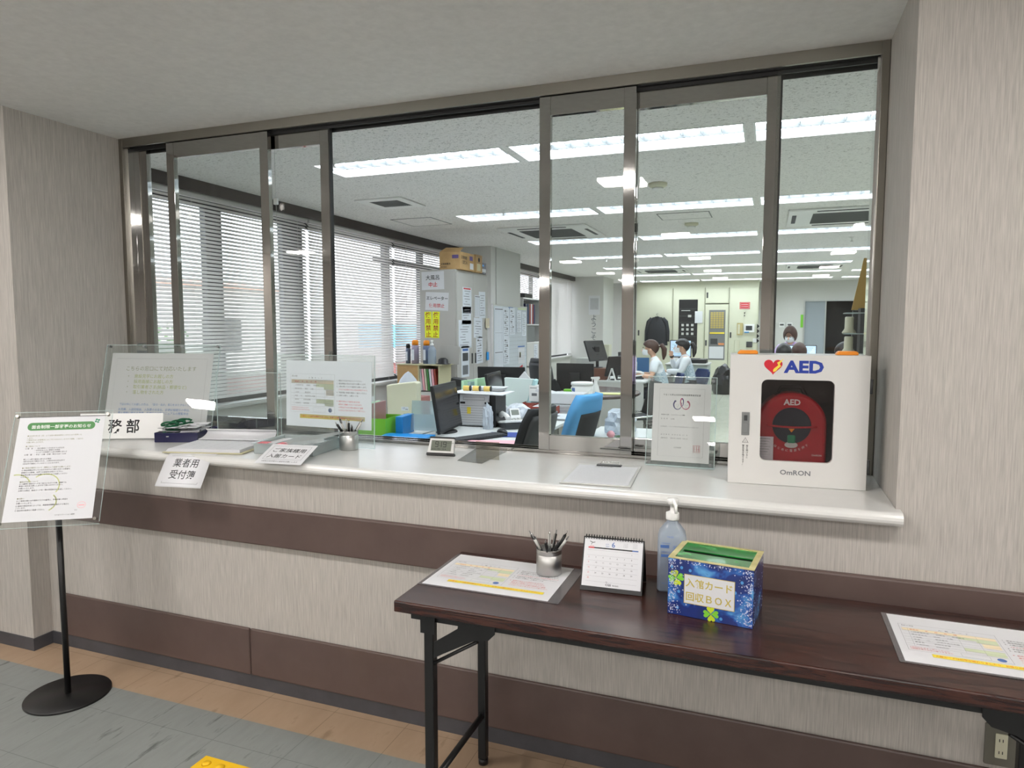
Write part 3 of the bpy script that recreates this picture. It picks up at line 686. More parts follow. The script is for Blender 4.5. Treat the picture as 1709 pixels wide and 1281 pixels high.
# second stand with the entry-card example
def form_tx():
    """visitor card example: drawn for a .42 x .29 landscape sheet"""
    tx = TX()
    tx.frame(-.195, .035, -.080, .085, .0006, 'ink_soft')
    tx.t('【記入例】', -.192, .072, .0075, 'ink'); tx.t('入\u3000館\u3000カ\u3000ー\u3000ド', -.10, .066, .008, 'ink')
    tx.rect(-.190, .030, .044, .060, 'ink_peach').rect(-.02, .030, .020, .044, 'ink_palegreen').rect(-.06, -.02, .030, .044, 'ink_palegreen').rect(-.01, .030, -.006, .018, 'ink_peach')
    tx.rect(-.06, .030, -.040, -.022, 'ink_palegreen').rect(-.015, .030, -.050, -.040, 'ink_palegreen')
    for z in (.060, .044, .020, .002, -.012, -.022, -.040, -.052): tx.line([(-.192, z), (.032, z)], .0005, 'ink_soft', .0001)
    for x in (-.176, -.06, -.015): tx.line([(x, -.052), (x, .060)], .0004, 'ink_soft', .0001)
    for i, l in enumerate(('面会日\u3000\u3000年\u3000\u3000月\u3000\u3000日\u3000\u3000時', '入院患者氏名\u3000\u3000病棟名\u3000\u3000病室番号', '面会者氏名\u3000\u3000続柄\u3000\u3000人数', 'ご住所\u3000\u3000\u3000\u3000電話番号', '体温\u3000\u3000℃\u3000\u3000体調不良の有無', '業者名\u3000\u3000\u3000訪問先部署', '入館時刻\u3000\u3000退館時刻')): tx.t(l, -.172, .049-.0155*i, .0075, 'ink_red' if i in (0,) else 'ink_soft')
    tx.t('※太枠内を必ずご記入ください', -.190, -.063, .0066, 'ink_red').t('※体調不良の方は入館できません', -.190, -.072, .0066, 'ink_red')
    tx.frame(-.075, -.012, -.076, -.058, .0005, 'ink_soft'); tx.poly([(.012+.0105*math.cos(q*PI/6), -.067+.0095*math.sin(q*PI/6)) for q in range(12)], 'ink_blue')
    rows = (('1.', '面会の方は必ず記入してください。', 0), ('2.', '面会時間は1回30分以内でお願いします。', 0), ('3.', '入館の際にマスクの着用をお願いします。', 0), ('', '(マスクをお持ちでない方はお申出下さい)', 1), ('4.', '手指消毒と体温の測定にご協力ください。', 0), ('5.', 'お帰りの際に、入館カードを', 0), ('', '', 0), ('※', '発熱や咳などの症状のある方は', 1), ('', '面会をご遠慮いただいております。', 1), ('', '小学生以下のお子様の面会はご遠慮', 1), ('', 'いただいておりますのでご了承下さい。', 1))
    for i, (a, b, c) in enumerate(rows):
        z = .058-.0125*i; tx.t(a, .045, z, .0082, 'ink_red' if c else 'ink'); tx.t(b, .055, z, .0076, 'ink_red' if c else 'ink', .004)
    tx.rect(-.145, .185, -.106, -.089, 'yellow_bar').frame(-.145, .185, -.106, -.089, .0008, 'ink_gold', .0001)
    tx.t('入館カードは記載が終わりましたら、お帰りの際に回収BOXへお入れください。', .02, -.1005, .0088, 'ink_red', .008, 'c'); tx.y = -.0004
    tx.frame(.165, .185, -.132, -.120, .0006, 'ink_pink')
    return tx
t, f = stand('acrylic_sign_stand', 'clear acrylic stand with the entry card example sheet behind the pen cup', (-1.765, 2.44, CT+.002), -1.4, 2, .50, .385, 0, [])
sh = MB().bx(-.218, .218, -.0003, .0003, -.142, .142).build('notice_sheet', 'paper_b', t, loc=(.014, .0122, .218), rot=(-math.radians(2), 0, 0))
form_tx().build('printed_text', sh)
# clear screen with curved foot between the two stands
t = thing('acrylic_screen', 'empty clear acrylic screen standing between the two sign stands', 'screen', (-2.215, 2.50, CT+.002), math.radians(5))
mb = acrylic_panel(.34, .30); mb.build('front_panel', 'acrylic', t)
MB().bx(-.17, -.168, -.0018, .0018, 0, .30).bx(.168, .17, -.0018, .0018, 0, .30).bx(-.168, .168, -.0018, .0018, .298, .30).build('polished_edge', 'acrylic_edge', t)
MB().bx(-.17, .17, .002, .10, 0, .003).build('foot', 'acrylic', t)
# certificate stand (right)
t, f = stand('acrylic_sign_stand', 'greenish acrylic stand holding a framed-border certificate beside the defibrillator cabinet', (-.293, 2.535-.03, CT+.003), -.5, 8.9, .245, .325, .10, [(-.108, .312), (.108, .312), (-.108, .012), (.108, .012)])
sh = MB().bx(-.1025, .1025, -.0003, .0003, -.142, .142).build('certificate_sheet', mat('certificate_paper', (206, 204, 204), .7), t, loc=(0, .0047+.158*math.sin(math.radians(8.9)), .158*math.cos(math.radians(8.9))), rot=(-math.radians(8.9), 0, 0))
tx = TX(); tx.frame(-.080, .080, -.122, .124, .0006, 'ink_soft')
tx.t('やまぐち男女共同参画推進事業者認証書', 0, .098, .0074, 'ink', .004, 'c')
def arc(cx, cz, rx, rz, a0, a1, n=20): return [(cx+rx*math.cos(a0+(a1-a0)*i/n), cz+rz*math.sin(a0+(a1-a0)*i/n)) for i in range(n+1)]
def stroke(tx, pts, w0, w1, m, lift=0):
    for i in range(len(pts)-1): tx.line(pts[i:i+2], w0+(w1-w0)*i/len(pts), m, lift)
M['logo_indigo'] = mat('logo_indigo', (52, 40, 122), .6); M['logo_pink'] = mat('logo_pink', (206, 70, 118), .6)
stroke(tx, arc(-.014, .065, .014, .0165, 2.3, 6.9), .0048, .0012, 'logo_indigo'); tx.poly(arc(-.0225, .078, .0042, .0036, 0, 2*PI, 12)[:-1], 'logo_indigo')
stroke(tx, arc(.0145, .065, .014, .0155, .85, -3.7), .0048, .0012, 'logo_pink'); tx.poly(arc(.0225, .077, .0042, .0036, 0, 2*PI, 12)[:-1], 'logo_pink')
stroke(tx, arc(.001, .074, .0052, .0135, -1.3, 1.6), .0014, .0040, 'logo_indigo', .0001); stroke(tx, arc(.001, .074, .0052, .0135, 1.6, 4.3), .0040, .0014, 'logo_pink', .0001)
for cx in (-.0145, .0155):
    for dx, dz in ((-.0032, .003), (.0035, .0015)): tx.poly(arc(cx+dx, .062+dz, .0009, .0015, 0, 2*PI, 8)[:-1], 'ink')
    tx.line(arc(cx, .0585, .003, .0018, PI+.3, 2*PI-.3, 5), .0006, 'ink')
for z, a, b in ((.026, '事業者の名称', 'リハビリテーション病院'), (.011, '所\u3000在\u3000地', '山口県')): tx.t(a, -.072, z, .0048, 'ink', .004).t(b, -.037, z, .0046, 'ink', .004)
tx.t('上記事業者を、やまぐち男女共同参画推進事業者として認証します', -.075, -.017, .0046, 'ink_soft')
tx.t('認\u3000証\u3000番\u3000号\u3000\u3000第\u3000認\u3000証\u3000第\u3000 ６６ \u3000号', -.070, -.046, .0044, 'ink'); tx.t('認証年月日\u3000\u3000令和３年（2021年）６月１日', -.070, -.059, .0048, 'ink')
tx.t('山口県知事', -.022, -.092, .0052, 'ink')
tx.frame(.046, .070, -.104, -.080, .0012, 'ink_red'); 
for i in range(3): tx.line([(.050+.008*i, -.101), (.050+.008*i, -.083)], .0018, 'ink_red').line([(.048, -.099+.007*i), (.068, -.099+.007*i)], .0010, 'ink_red')
tx.build('printed_text', sh)
# ---- office name placard (partly hidden behind the pole sign)
p = sheet('name_placard', 'white placard with two bold black characters before the left sign stand', 'placard', (-2.722, 2.262, CT+.062), 24.5, 14, .36, .114, 'white', th=.004)
tx = TX(); tx.t('事 務 部', -.026, -.026, .066, 'ink', .018, 'c', .92)
tx.build('printed_text', p, loc=(0, -.002, 0))
# ---- navy tray with badge holders on green lanyards
T = thing('navy_tray', 'shiny dark navy cardboard tray left on the counter', 'tray', (-2.465, 2.385, CT+.001), math.radians(20))
tw, td, th_ = .095, .105, .042
MB().bx(-tw, tw, -td, td, 0, .003).bx(-tw, tw, -td, -td+.003, .003, th_).bx(-tw, tw, td-.003, td, .003, th_).bx(-tw, -tw+.003, -td+.003, td-.003, .003, th_).bx(tw-.003, tw, -td+.003, td-.003, .003, th_).build('tray_body', 'navy', T, bevel=.0006)
random.seed(3)
bt = thing('badge_holder', 'clear badge holder with white card and green lanyard in the navy tray', 'badge', (0, 0, 0), 0, 'badge holders heaped in the navy tray')
MB().bx(-.042, .042, -.028, .028, 0, .003).build('card_pouch', 'pouch', bt); MB().bx(-.038, .038, -.024, .024, .0032, .0042).build('card', 'paper', bt)
mb = MB(); pts = []
for i in range(40):
    t_ = i/39; pts.append((.030*math.cos(t_*9)*(.6+.4*t_)+.004, .022*math.sin(t_*11)-.006*t_, .011+.006*math.sin(t_*17)+.010*t_))
mb.tube(pts, .0042, 6, flat=.4); mb.build('lanyard', 'lanyard', bt)
MB().bx(-.006, .006, .030, .040, .003, .007).build('clip', 'chrome', bt)
spots = [(-.040, -.062, 0), (.040, -.058, .2), (-.038, -.001, .1), (.040, .005, -.2), (-.036, .058, .2), (.038, .060, 0)]
k = 0
for layer in range(4):
    for x, y, r in spots:
        q = Matrix.Rotation(math.radians(20), 3, 'Z') @ Vector((x+random.uniform(-.006, .006), y+random.uniform(-.006, .006), 0))
        L = (-2.465+q.x, 2.385+q.y, CT+.006+layer*.017+random.uniform(0, .002)); R_ = (random.uniform(-.08, .08), random.uniform(-.08, .08), math.radians(20)+r+random.uniform(-.15, .15)+(layer % 2)*PI)
        if k == 0: bt.location = L; bt.rotation_euler = R_
        else:
            c_ = dup(bt, L, R_)
            if k % 2:
                c_['label'] = 'clear badge holder with white card lying without ribbon in the navy tray'
                for ch in list(c_.children):
                    if ch.name.startswith('lanyard'): bpy.data.objects.remove(ch)
        k += 1
# ---- open ring-bound ledger
B = thing('open_ledger', 'open buff ledger with a page rolled over, lying on the counter edge', 'ledger', (-2.145, 2.265, CT+.001), math.radians(14))
MB().bx(-.175, .165, -.155, .155, 0, .004).build('cover', 'beige_board', B, bevel=.001, rot=(0, 0, 0))
mb = MB()
for i in range(9): mb.bx(-.165+.0007*i, .150-.0005*i, -.148+.001*i, .095, .0045+.0012*i, .0055+.0012*i)
mb.build('page_block', 'paper', B)
mb = MB().slab(lambda u, v: ((-.150+.32*u, .085+.042*math.sin(v*PI*.92)*1.0-.02+.05*v, .020+.020*(1-math.cos(v*PI*.92))*.9), (0, math.cos(v*PI*.92)*-.6-.2, .7)), .006, 2, 12)
mb.build('turned_page', 'paper', B)
MB().bx(-.165, .155, .135, .150, .0045, .012).build('binding', 'beige_board', B)
tx = TX()
for i in range(8): tx.line([(-.155, .06-.026*i), (.14, .06-.026*i)], .0008, 'ink_soft')
for i in range(7): tx.line([(-.155+.049*i, -.13), (-.155+.049*i, .06)], .0006, 'ink_soft')
tx.build('ruled_lines', B, loc=(0, 0, .0158), rot=(-PI/2, 0, 0))
for x in (-.08, .02): MB().cyl((x, .075, .02), (x+.012, .075, .02), .002, n=8).build('binder_ring', 'black', B)
# paper sheets hanging over the counter edge
def curved(name, label, loc, yaw, w, L, r_, m, txf, over):
    """card lying flat then bending over the counter nose; local y from back to front"""
    o = thing(name, label, 'sign card', loc, math.radians(yaw))
    R0 = .060
    def P(s_):
        # s_ distance from rear edge
        if s_ < over: return (0, -s_, 0), 0
        d = s_-over; a = min(d/R0, r_); y = -over-R0*math.sin(a); z = -R0*(1-math.cos(a)); rest = d-a*R0
        return (0, y-rest*math.cos(a), z-rest*math.sin(a)), a
    def fn(u, v):
        p, a = P(v*L); return ((-w/2+w*u, p[1], p[2]), (0, math.sin(a)*-1*-1*(-1), math.cos(a)))
    MB().slab(fn, .0008, 2, 24).build('card', m, o)
    def warp(p):
        s_ = L/2-p.z; q, a = P(s_); return Vector((p.x, q[1]-math.sin(a)*.0008, q[2]+.0008*math.cos(a)))
    txf().build('printed_text', o, warp=warp)
    return o
def tw_():
    tx = TX(); tx.frame(-.078, .078, -.082, .036, .0008, 'ink'); tx.t('業者用', 0, -.010, .040, 'ink', .006, 'c', .95); tx.t('受付簿', 0, -.060, .040, 'ink', .006, 'c', .95); return tx
def tf_():
    tx = TX(); tx.frame(-.080, .080, -.038, .055, .0008, 'ink'); tx.t('ご家族様用', 0, .014, .030, 'ink', .006, 'c', .95); tx.t('入館カード', 0, -.026, .030, 'ink', .006, 'c', .95); tx.t('※名札と引き換えに返却をお願いします', 0, -.055, .0085, 'ink', .004, 'c'); return tx
c = curved('sign_card', 'white card reading for vendors hanging over the counter edge below the open ledger', (-2.150, 2.140, CT+.0012), 9, .20, .195, .95, 'paper', tw_, .030)
c = sheet('sign_card', 'white card reading family entry card sloping from the plastic box over the counter nose', 'sign card', (-1.70, 2.112, .971), 6.7, 68.6, .193, .137, 'paper', tf_())
# ---- clear lidded plastic box with pink tape
Bx = thing('plastic_file_box', 'shallow clear plastic box with cards and open lid stuck with pink tape', 'plastic box', (-1.80, 2.310, CT+.001), math.radians(6))
w, d, h = .132, .108, .040
M['clear_plastic'] = glassy('milky_plastic', (.86, .9, .9), 1.4, .15, .30, (214, 220, 220))
MB().bx(-w, w, -d, d, 0, .003).bx(-w, w, -d, -d+.002, .003, h).bx(-w, w, d-.002, d, .003, h).bx(-w, -w+.002, -d, d, .003, h).bx(w-.002, w, -d, d, .003, h).build('box_body', 'clear_plastic', Bx, bevel=.002)
MB().bx(-w-.006, w+.006, -d-.006, -d+.004, h, h+.004).bx(-w-.006, w+.006, d-.004, d+.006, h, h+.004).bx(-w-.006, -w+.004, -d+.004, d-.004, h, h+.004).bx(w-.004, w+.006, -d+.004, d-.004, h, h+.004).build('rim', 'clear_plastic', Bx)
mb = MB()
for i in range(6): mb.bx(-w+.010, w-.03, -d+.010, d-.02, .004+.005*i, .0075+.005*i)
mb.build('cards', 'paper', Bx)
mb = MB().at((.02, 0, h+.006), (0, -.16, 0)); mb.bx(-w+.02, w+.03, -d, d, .0, .0025).bx(-w+.02, w+.03, -d, -d+.003, -.012, .0); mb.build('lid', 'clear_plastic', Bx)
for x in (-.09, .0): MB().bx(x-.022, x+.022, -d-.008, -d+.03, h+.0045, h+.0055).build('pink_tape', mat('pink_tape', (226, 120, 130), .6), Bx)
# ---- pen cups
def pen_cup(label, loc, n, seed):
    random.seed(seed)
    c = thing('pen_cup', label, 'pen cup', loc)
    MB().lathe([(.0, 0), (.037, 0), (.0385, .002), (.0385, .060), (.0372, .061), (.0372, .063), (.0385, .064), (.0385, .076), (.0395, .078), (.037, .078), (.0365, .076), (.0365, .004), (0, .004)], n=40).build('cup_body', 'alu', c)
    for i in range(n):
        a = 2*PI*i/n+random.uniform(-.3, .3); r0, r1 = .015, .030+random.uniform(0, .006)
        b0 = Vector((loc[0]-math.cos(a)*r0*random.uniform(.4, 1), loc[1]-math.sin(a)*r0, loc[2]+.006)); b1 = Vector((loc[0]+math.cos(a)*r1, loc[1]+math.sin(a)*r1, loc[2]+.078)); d = (b1-b0).normalized()
        L = .142+random.uniform(-.012, .004)
        pn = thing('ballpoint_pen', 'black and clear ballpoint pen standing in the %s' % ('brushed cup on the folding table' if loc[2] < .8 else 'brushed cup on the counter'), 'pen', b0, d.to_track_quat('Z', 'Y').to_euler(), 'ballpoint pens in the cup on the %s' % ('table' if loc[2] < .8 else 'counter'))
        MB().cyl((0, 0, .0), (0, 0, L*.62), .004, n=10).build('barrel', 'dark_grey' if i % 2 else 'black', pn)
        MB().cyl((0, 0, L*.62), (0, 0, L*.90), .0045, n=10).build('grip', 'black' if i % 3 else 'light_grey', pn)
        MB().cyl((0, 0, L*.90), (0, 0, L), .0024, .0016, n=8).build('tip', 'chrome' if i % 2 else 'mid_grey', pn)
        MB().bx(-.0012, .0012, .0045, .0062, L*.55, L*.9).build('pocket_clip', 'chrome', pn)
    return c
pen_cup('brushed metal pen cup full of pens on the counter before the acrylic stand', (-1.619, 2.425-.02, CT+.001), 8, 5)
# ---- digital clock
C = thing('digital_clock', 'silver digital desk clock with black top and base reading 9:19 on the counter', 'clock', (-1.2, 2.405, CT+.001), math.radians(6))
rx = -math.radians(24)
MB().prism([(-.056, 0), (-.050, .066), (.050, .066), (.056, 0)], 0, .012, 'y').build('case', mat('silver_case', (206, 206, 204), .35), C, bevel=.002, rot=(rx, 0, 0), loc=(0, 0, .006))
MB().prism([(-.058, -.004), (-.057, .006), (.057, .006), (.058, -.004)], -.002, .016, 'y').build('base_trim', 'black', C, bevel=.001, rot=(rx, 0, 0), loc=(0, 0, .006))
MB().prism([(-.0505, .064), (-.0500, .071), (.0500, .071), (.0505, .064)], -.002, .016, 'y').build('top_trim', 'black', C, bevel=.001, rot=(rx, 0, 0), loc=(0, 0, .006))
lc = MB().bx(-.042, .042, -.0012, .001, .014, .056).build('lcd_screen', 'lcd', C, rot=(rx, 0, 0), loc=(0, 0, .006))
tx = TX(); tx.y = -.0022; SEG = {'9': 'abcdfg', '1': 'bc', ':': ''}
def seven(tx, ch, x, z, w, h, t):
    P = {'a': ((x, z+h), (x+w, z+h)), 'b': ((x+w, z+h/2), (x+w, z+h)), 'c': ((x+w, z), (x+w, z+h/2)), 'd': ((x, z), (x+w, z)), 'e': ((x, z), (x, z+h/2)), 'f': ((x, z+h/2), (x, z+h)), 'g': ((x, z+h/2), (x+w, z+h/2))}
    for s_ in SEG[ch]: tx.line(list(P[s_]), t, 'ink')
seven(tx, '9', -.024, .030, .011, .020, .0022); tx.rect(-.008, -.006, .035, .037, 'ink').rect(-.008, -.006, .043, .045, 'ink'); seven(tx, '1', -.010, .030, .011, .020, .0022); seven(tx, '9', .009, .030, .011, .020, .0022)
tx.t('22.5℃  AM', .022, .044, .006, 'ink'); tx.t('6/21 FRI  23.4', -.036, .0175, .0085, 'ink', 0, 'l', 1.2)
tx.build('digits', lc, loc=(0, 0, 0))
MB().bx(-.04, .04, .018, .045, 0, .006).build('rear_foot', 'black_plastic', C)
# ---- smoked acrylic L plate and dark mat
C = thing('smoked_acrylic_plate', 'small upright smoked acrylic plate on the counter right of the clock', 'acrylic plate', (-.996, 2.40, CT+.002), math.radians(2))
MB().bx(-.047, .047, -.001, .001, 0, .068).build('upright', 'smoke_acrylic', C)
C = MB().prism([(-.067, -.098), (.044, -.120), (.041, .150), (-.102, .150)], 0, .0008, 'z').build('dark_mat', mat('dark_film', (104, 104, 99), .25), loc=(-1.03, 2.44, CT+.0006))
tag(C, 'flat dark grey film lying under the smoked acrylic plate', 'mat')
# ---- clipboard
C = thing('clipboard', 'small clipboard with white form at the front of the counter below the steel sash', 'clipboard', (-.520, 2.285, CT+.001), math.radians(4))
MB().bx(-.118, .112, -.165, .165, 0, .003).build('board', 'light_grey', C, bevel=.001)
MB().bx(-.108, .104, -.158, .135, .0032, .0044).build('paper_sheet', 'paper', C)
MB().bx(-.045, .045, .125, .150, .0046, .009).build('clip', 'black', C, bevel=.002)
MB().tube([(-.035, .150, .008), (-.03, .168, .012), (.03, .168, .012), (.035, .150, .008)], .0018, 6).build('clip_lever', 'chrome', C)
tx = TX()
for i in range(13): tx.line([(-.095, .095-.018*i), (.090, .095-.018*i)], .0007, 'ink_soft')
tx.t('入館者確認表', -.05, .108, .011, 'ink'); tx.build('printed_text', C, loc=(0, 0, .0049), rot=(-PI/2, 0, 0))
# ================================================================ FOLDING TABLE
T = thing('folding_table', 'long low folding table with dark rosewood top along the wall', 'table', (-.11, 1.835, 0))
MB().bx(-.84, .84, -.226, .222, .668, .700).build('table_top', 'wood', T, bevel=.004)
MB().bx(-.80, .80, -.200, -.180, .645, .668).bx(-.80, .80, .176, .196, .645, .668).build('under_frame', 'black', T)
for sx in (-1, 1):
    for y in (-.190, .180):
        MB().bx(sx*.745-.014, sx*.745+.014, y-.014, y+.014, .02, .655).build('leg', 'black', T, bevel=.003)
        MB().cyl((sx*.745, y, 0), (sx*.745, y, .02), .016, n=14).build('rubber_foot', 'black_plastic', T)
        y1 = y-.022 if y < 0 else y+.016
        MB().prism([(sx*.765, .668), (sx*.765, .615), (sx*.722, .615), (sx*.722, .668)], y1, y1+.005, 'y').build('hinge_plate', 'black', T)
        MB().prism([(sx*.728, .590), (sx*.728, .545), (sx*.700, .562), (sx*.610, .612), (sx*.565, .622), (sx*.548, .640), (sx*.548, .668), (sx*.650, .668), (sx*.655, .640)], y1+.006, y1+.010, 'y').build('folding_brace', 'black', T)
        MB().cyl((sx*.735, y1+.014, .525), (sx*.600, y1+.014, .610), .005, n=10).build('brace_rod', 'black', T)
    MB().cyl((sx*.745, -.19, .17), (sx*.745, .18, .17), .010, n=12).build('cross_bar', 'black', T)
def pouch(label, loc, yaw, sx=1):
    o = thing('laminated_notice', label, 'notice', loc, math.radians(yaw))
    MB().bx(-.205, .225, -.143, .143, 0, .0008).build('laminate_pouch', 'pouch', o)
    s_ = MB().bx(-.193, .193, -.136, .136, .0009, .0016).build('paper_sheet', 'paper', o)
    a = form_tx(); a.build('printed_text', o, loc=(0, 0, .0020), rot=(-PI/2, 0, 0)).scale = (.90, 1, .93)
    return o
pouch('laminated entry card example under the pen cup on the folding table', (-.742, 1.884, .7008), 0)
pouch('laminated entry card example at the right end of the folding table', (.50, 1.845, .7008), 0)
pen_cup('brushed metal pen cup full of pens on the laminated sheet of the folding table', (-.610, 1.955, .7036), 9, 11)
# ---- desk calendar
K = thing('desk_calendar', 'white spiral desk calendar showing June on the folding table', 'calendar', (-.405, 1.93, .701), math.radians(3))
a = math.radians(22)
MB().bx(-.088, .088, -.001, .001, 0, .150).build('front_board', 'black', K, rot=(-a, 0, 0), loc=(0, -.058, 0))
MB().bx(-.088, .088, -.001, .001, 0, .150).build('rear_board', 'black', K, rot=(a, 0, 0), loc=(0, .056, 0))
pg = MB().bx(-.084, .084, -.0024, -.0012, .012, .147).build('calendar_page', 'paper', K, rot=(-a, 0, 0), loc=(0, -.058, 0))
mb = MB()
for i in range(22):
    x = -.080+.160*i/21; pts = [(x, -.006+.0085*math.cos(q*PI/5)+.004, .140+.007*math.sin(q*PI/5)) for q in range(11)]
    mb.tube([(x, -.004+.006*math.cos(q*PI/4), .1405+.006*math.sin(q*PI/4)) for q in range(9)], .0012, 5)
mb.build('wire_spiral', 'black', K)
tx = TX(); tx.y = -.0028; tx.rect(-.072, .072, .118, .1215, 'ink'); tx.rect(-.072, -.055, .118, .1215, 'ink_red', .0001); tx.rect(.055, .072, .118, .1215, 'ink_blue', .0001)
tx.t('6', .0, .1245, .021, 'ink_blue', .01, 'c').t('2024', -.022, .1245, .005, 'ink_blue').t('JUNE', -.022, .131, .004, 'ink_blue')
tx.line([(-.068, .137), (-.060, .134), (-.054, .1355)], .0016, 'ink').line([(-.062, .134), (-.064, .128)], .0012, 'ink').rect(-.068, -.056, .1235, .1245, 'ink_red')
for kx in (.028, .055):
    for r_ in range(4): tx.t('1 2 3 4 5 6', kx, .137-.0035*r_, .003, 'ink_soft')
day = 1
for r_ in range(6):
    for c_ in range(7):
        if r_ == 0 and c_ < 6: continue
        if day > 30: break
        tx.t(str(day), -.070+.0205*c_, .106-.0145*r_, .0055, 'ink' if c_ else 'ink_red'); day += 1
for r_ in range(7): tx.line([(-.074, .113-.0145*r_), (.072, .113-.0145*r_)], .0003, 'ink_soft')
tx.t('CGS', -.016, .0165, .0085, 'ink', .02).t('株式会社', .004, .017, .0045, 'ink', 0).t('TEL', -.016, .0255, .0038, 'ink')
tx.y = -.0028; tx.build('printed_text', K, rot=(-a, 0, 0), loc=(0, -.058, 0))
# ---- sanitiser bottle
Q = thing('pump_bottle', 'tall clear pump bottle of lotion with white pump behind the blue box', 'bottle', (-.245, 1.965, .701), math.radians(8))
def lo(w, d, z, r): return [(x, y, z) for x, y in rrect(-w, w, -d, d, r, 4)]
sec = [(.036, .030, 0, .008), (.040, .034, .006, .010), (.040, .034, .150, .010), (.036, .030, .168, .012), (.022, .020, .188, .012), (.015, .015, .196, .010), (.015, .015, .204, .010)]
mb = MB(); vs = [p for s_ in sec for p in lo(*s_)]; n = len(vs)//len(sec)
mb.add(vs, [(j*n+i, j*n+(i+1) % n, (j+1)*n+(i+1) % n, (j+1)*n+i) for j in range(len(sec)-1) for i in range(n)]+[tuple(range(n))[::-1], tuple(range((len(sec)-1)*n, len(sec)*n))], 0, True)
M['bottle_clear'] = glassy('bottle_plastic', (.80, .85, .90), 1.4, .08, .32, (190, 204, 220)); mb.build('bottle_body', 'bottle_clear', Q)
MB().lathe([(.018, .203), (.0185, .205), (.0185, .222), (.010, .226), (.007, .228), (.007, .246), (.014, .247), (.016, .252), (.016, .262), (.0, .264)], n=24).build('pump', 'white', Q)
MB().tube([(0, 0, .257), (.004, -.018, .258), (.008, -.030, .250), (.009, -.033, .228)], [.006, .0055, .005, .004], 8).build('spout', 'white', Q)
tx = TX(); tx.y = -.0345; tx.rect(-.032, -.008, .128, .137, 'ink_blue').rect(-.030, -.009, .102, .110, 'ink_blue').t('手指消毒剤', -.030, .140, .005, 'ink_blue').t('保湿成分配合', -.030, .115, .0045, 'ink_blue').t('TAISEI', -.015, .158, .007, 'ink_blue').t('アルコール', -.028, .024, .0055, 'ink_blue').poly(arc(.012, .034, .004, .004, 0, 2*PI, 10)[:-1], 'ink_blue')
tx.t('lotion', .003, .136, .0135, 'ink_blue', .01, 'l', 1, False, -PI/2).t('Be', .018, .136, .0155, 'ink_blue', .02, 'l', 1, False, -PI/2)
tx.build('label_print', Q)
# ---- blue collection box
def star_mat():
    m = textured('blue_printed_wrap', [(.30, (22, 40, 96)), (.52, (24, 46, 118)), (.60, (40, 92, 170)), (.70, (90, 160, 214)), (.80, (30, 60, 130))], 16, .22, (1, 1, 1), 3, .4, coat=.4); return m
M['box_wrap'] = star_mat(); M['box_top'] = textured('green_glossy_wrap', [(.35, (10, 90, 30)), (.6, (24, 140, 52)), (.75, (120, 190, 130))], 26, .2, (.4, 1, 1), 4, 1.0, coat=.5); M['gold'] = textured('gold_ribbon', [(.3, (172, 160, 96)), (.7, (214, 204, 150))], 20, .3, (1, 1, 1))
K = thing('collection_box', 'blue and gold card collection box with green top and slot on the folding table', 'box', (-.115, 1.855, .701), math.radians(-7.5))
bw, bd, bh = .107, .080, .150
mb = MB().bx(-bw, bw, -bd, -bd+.003, 0, bh).bx(-bw, bw, bd-.003, bd, 0, bh).bx(-bw, -bw+.003, -bd+.003, bd-.003, 0, bh).bx(bw-.003, bw, -bd+.003, bd-.003, 0, bh).bx(-bw+.003, bw-.003, -bd+.003, bd-.003, 0, .003); mb.build('box_body', 'box_wrap', K)
MB().bx(-bw+.003, bw-.003, -bd+.003, -.016, bh-.003, bh-.0005).bx(-bw+.003, bw-.003, .004, bd-.003, bh-.003, bh-.0005).bx(-bw+.003, -.086, -.016, .004, bh-.003, bh-.0005).bx(.092, bw-.003, -.016, .004, bh-.003, bh-.0005).build('top_panel', 'box_top', K)
MB().bx(-bw-.0008, bw+.0008, -bd-.0008, -bd+.010, bh-.001, bh+.0012).bx(-bw-.0008, bw+.0008, bd-.010, bd+.0008, bh-.001, bh+.0012).bx(-bw-.0008, -bw+.014, -bd+.010, bd-.010, bh-.001, bh+.0012).bx(bw-.014, bw+.0008, -bd+.010, bd-.010, bh-.001, bh+.0012).build('gold_edging', 'gold', K)
MB().bx(-bw+.004, bw-.004, -bd+.004, bd-.004, .105, .107).build('slot_shade_floor', 'black', K); MB().bx(-.086, .092, -.0165, -.0158, .107, bh-.003).bx(-.086, .092, .0042, .0048, .107, bh-.003).build('slot_shade_sides', 'black', K)  # black sheets below the slot stand for the shade inside the box
tx = TX(); random.seed(5)
def clover(cx, cz, R_, rot):
    for q in range(4):
        a0 = rot+q*PI/2
        pts = []
        for i in range(16):
            t_ = 2*PI*i/16; hx = 16*math.sin(t_)**3/17; hz = (13*math.cos(t_)-5*math.cos(2*t_)-2*math.cos(3*t_)-math.cos(4*t_)+17)/30
            x, z = hx*R_*.52, hz*R_; pts.append((cx+x*math.cos(a0)-z*math.sin(a0), cz+x*math.sin(a0)+z*math.cos(a0)))
        tx.poly(pts, 'lime' if q % 2 else 'ink_clover')
M['ink_clover'] = mat('clover_yellow_green', (190, 208, 40), .4); M['sparkle'] = mat('silver_sparkle', (196, 206, 224), .4); M['dot_blue'] = mat('light_blue_dots', (70, 140, 204), .4)
for i in range(46):
    x = random.choice((-1, 1))*random.uniform(.02, .10); z = random.uniform(.01, .14)
    tx.poly(arc(x, z, .004, .0045, 0, 2*PI, 8)[:-1], 'dot_blue') if i < 16 else None
clover(-.086, .098, .021, .3); clover(.005, .018, .020, .1)
n_ = 0
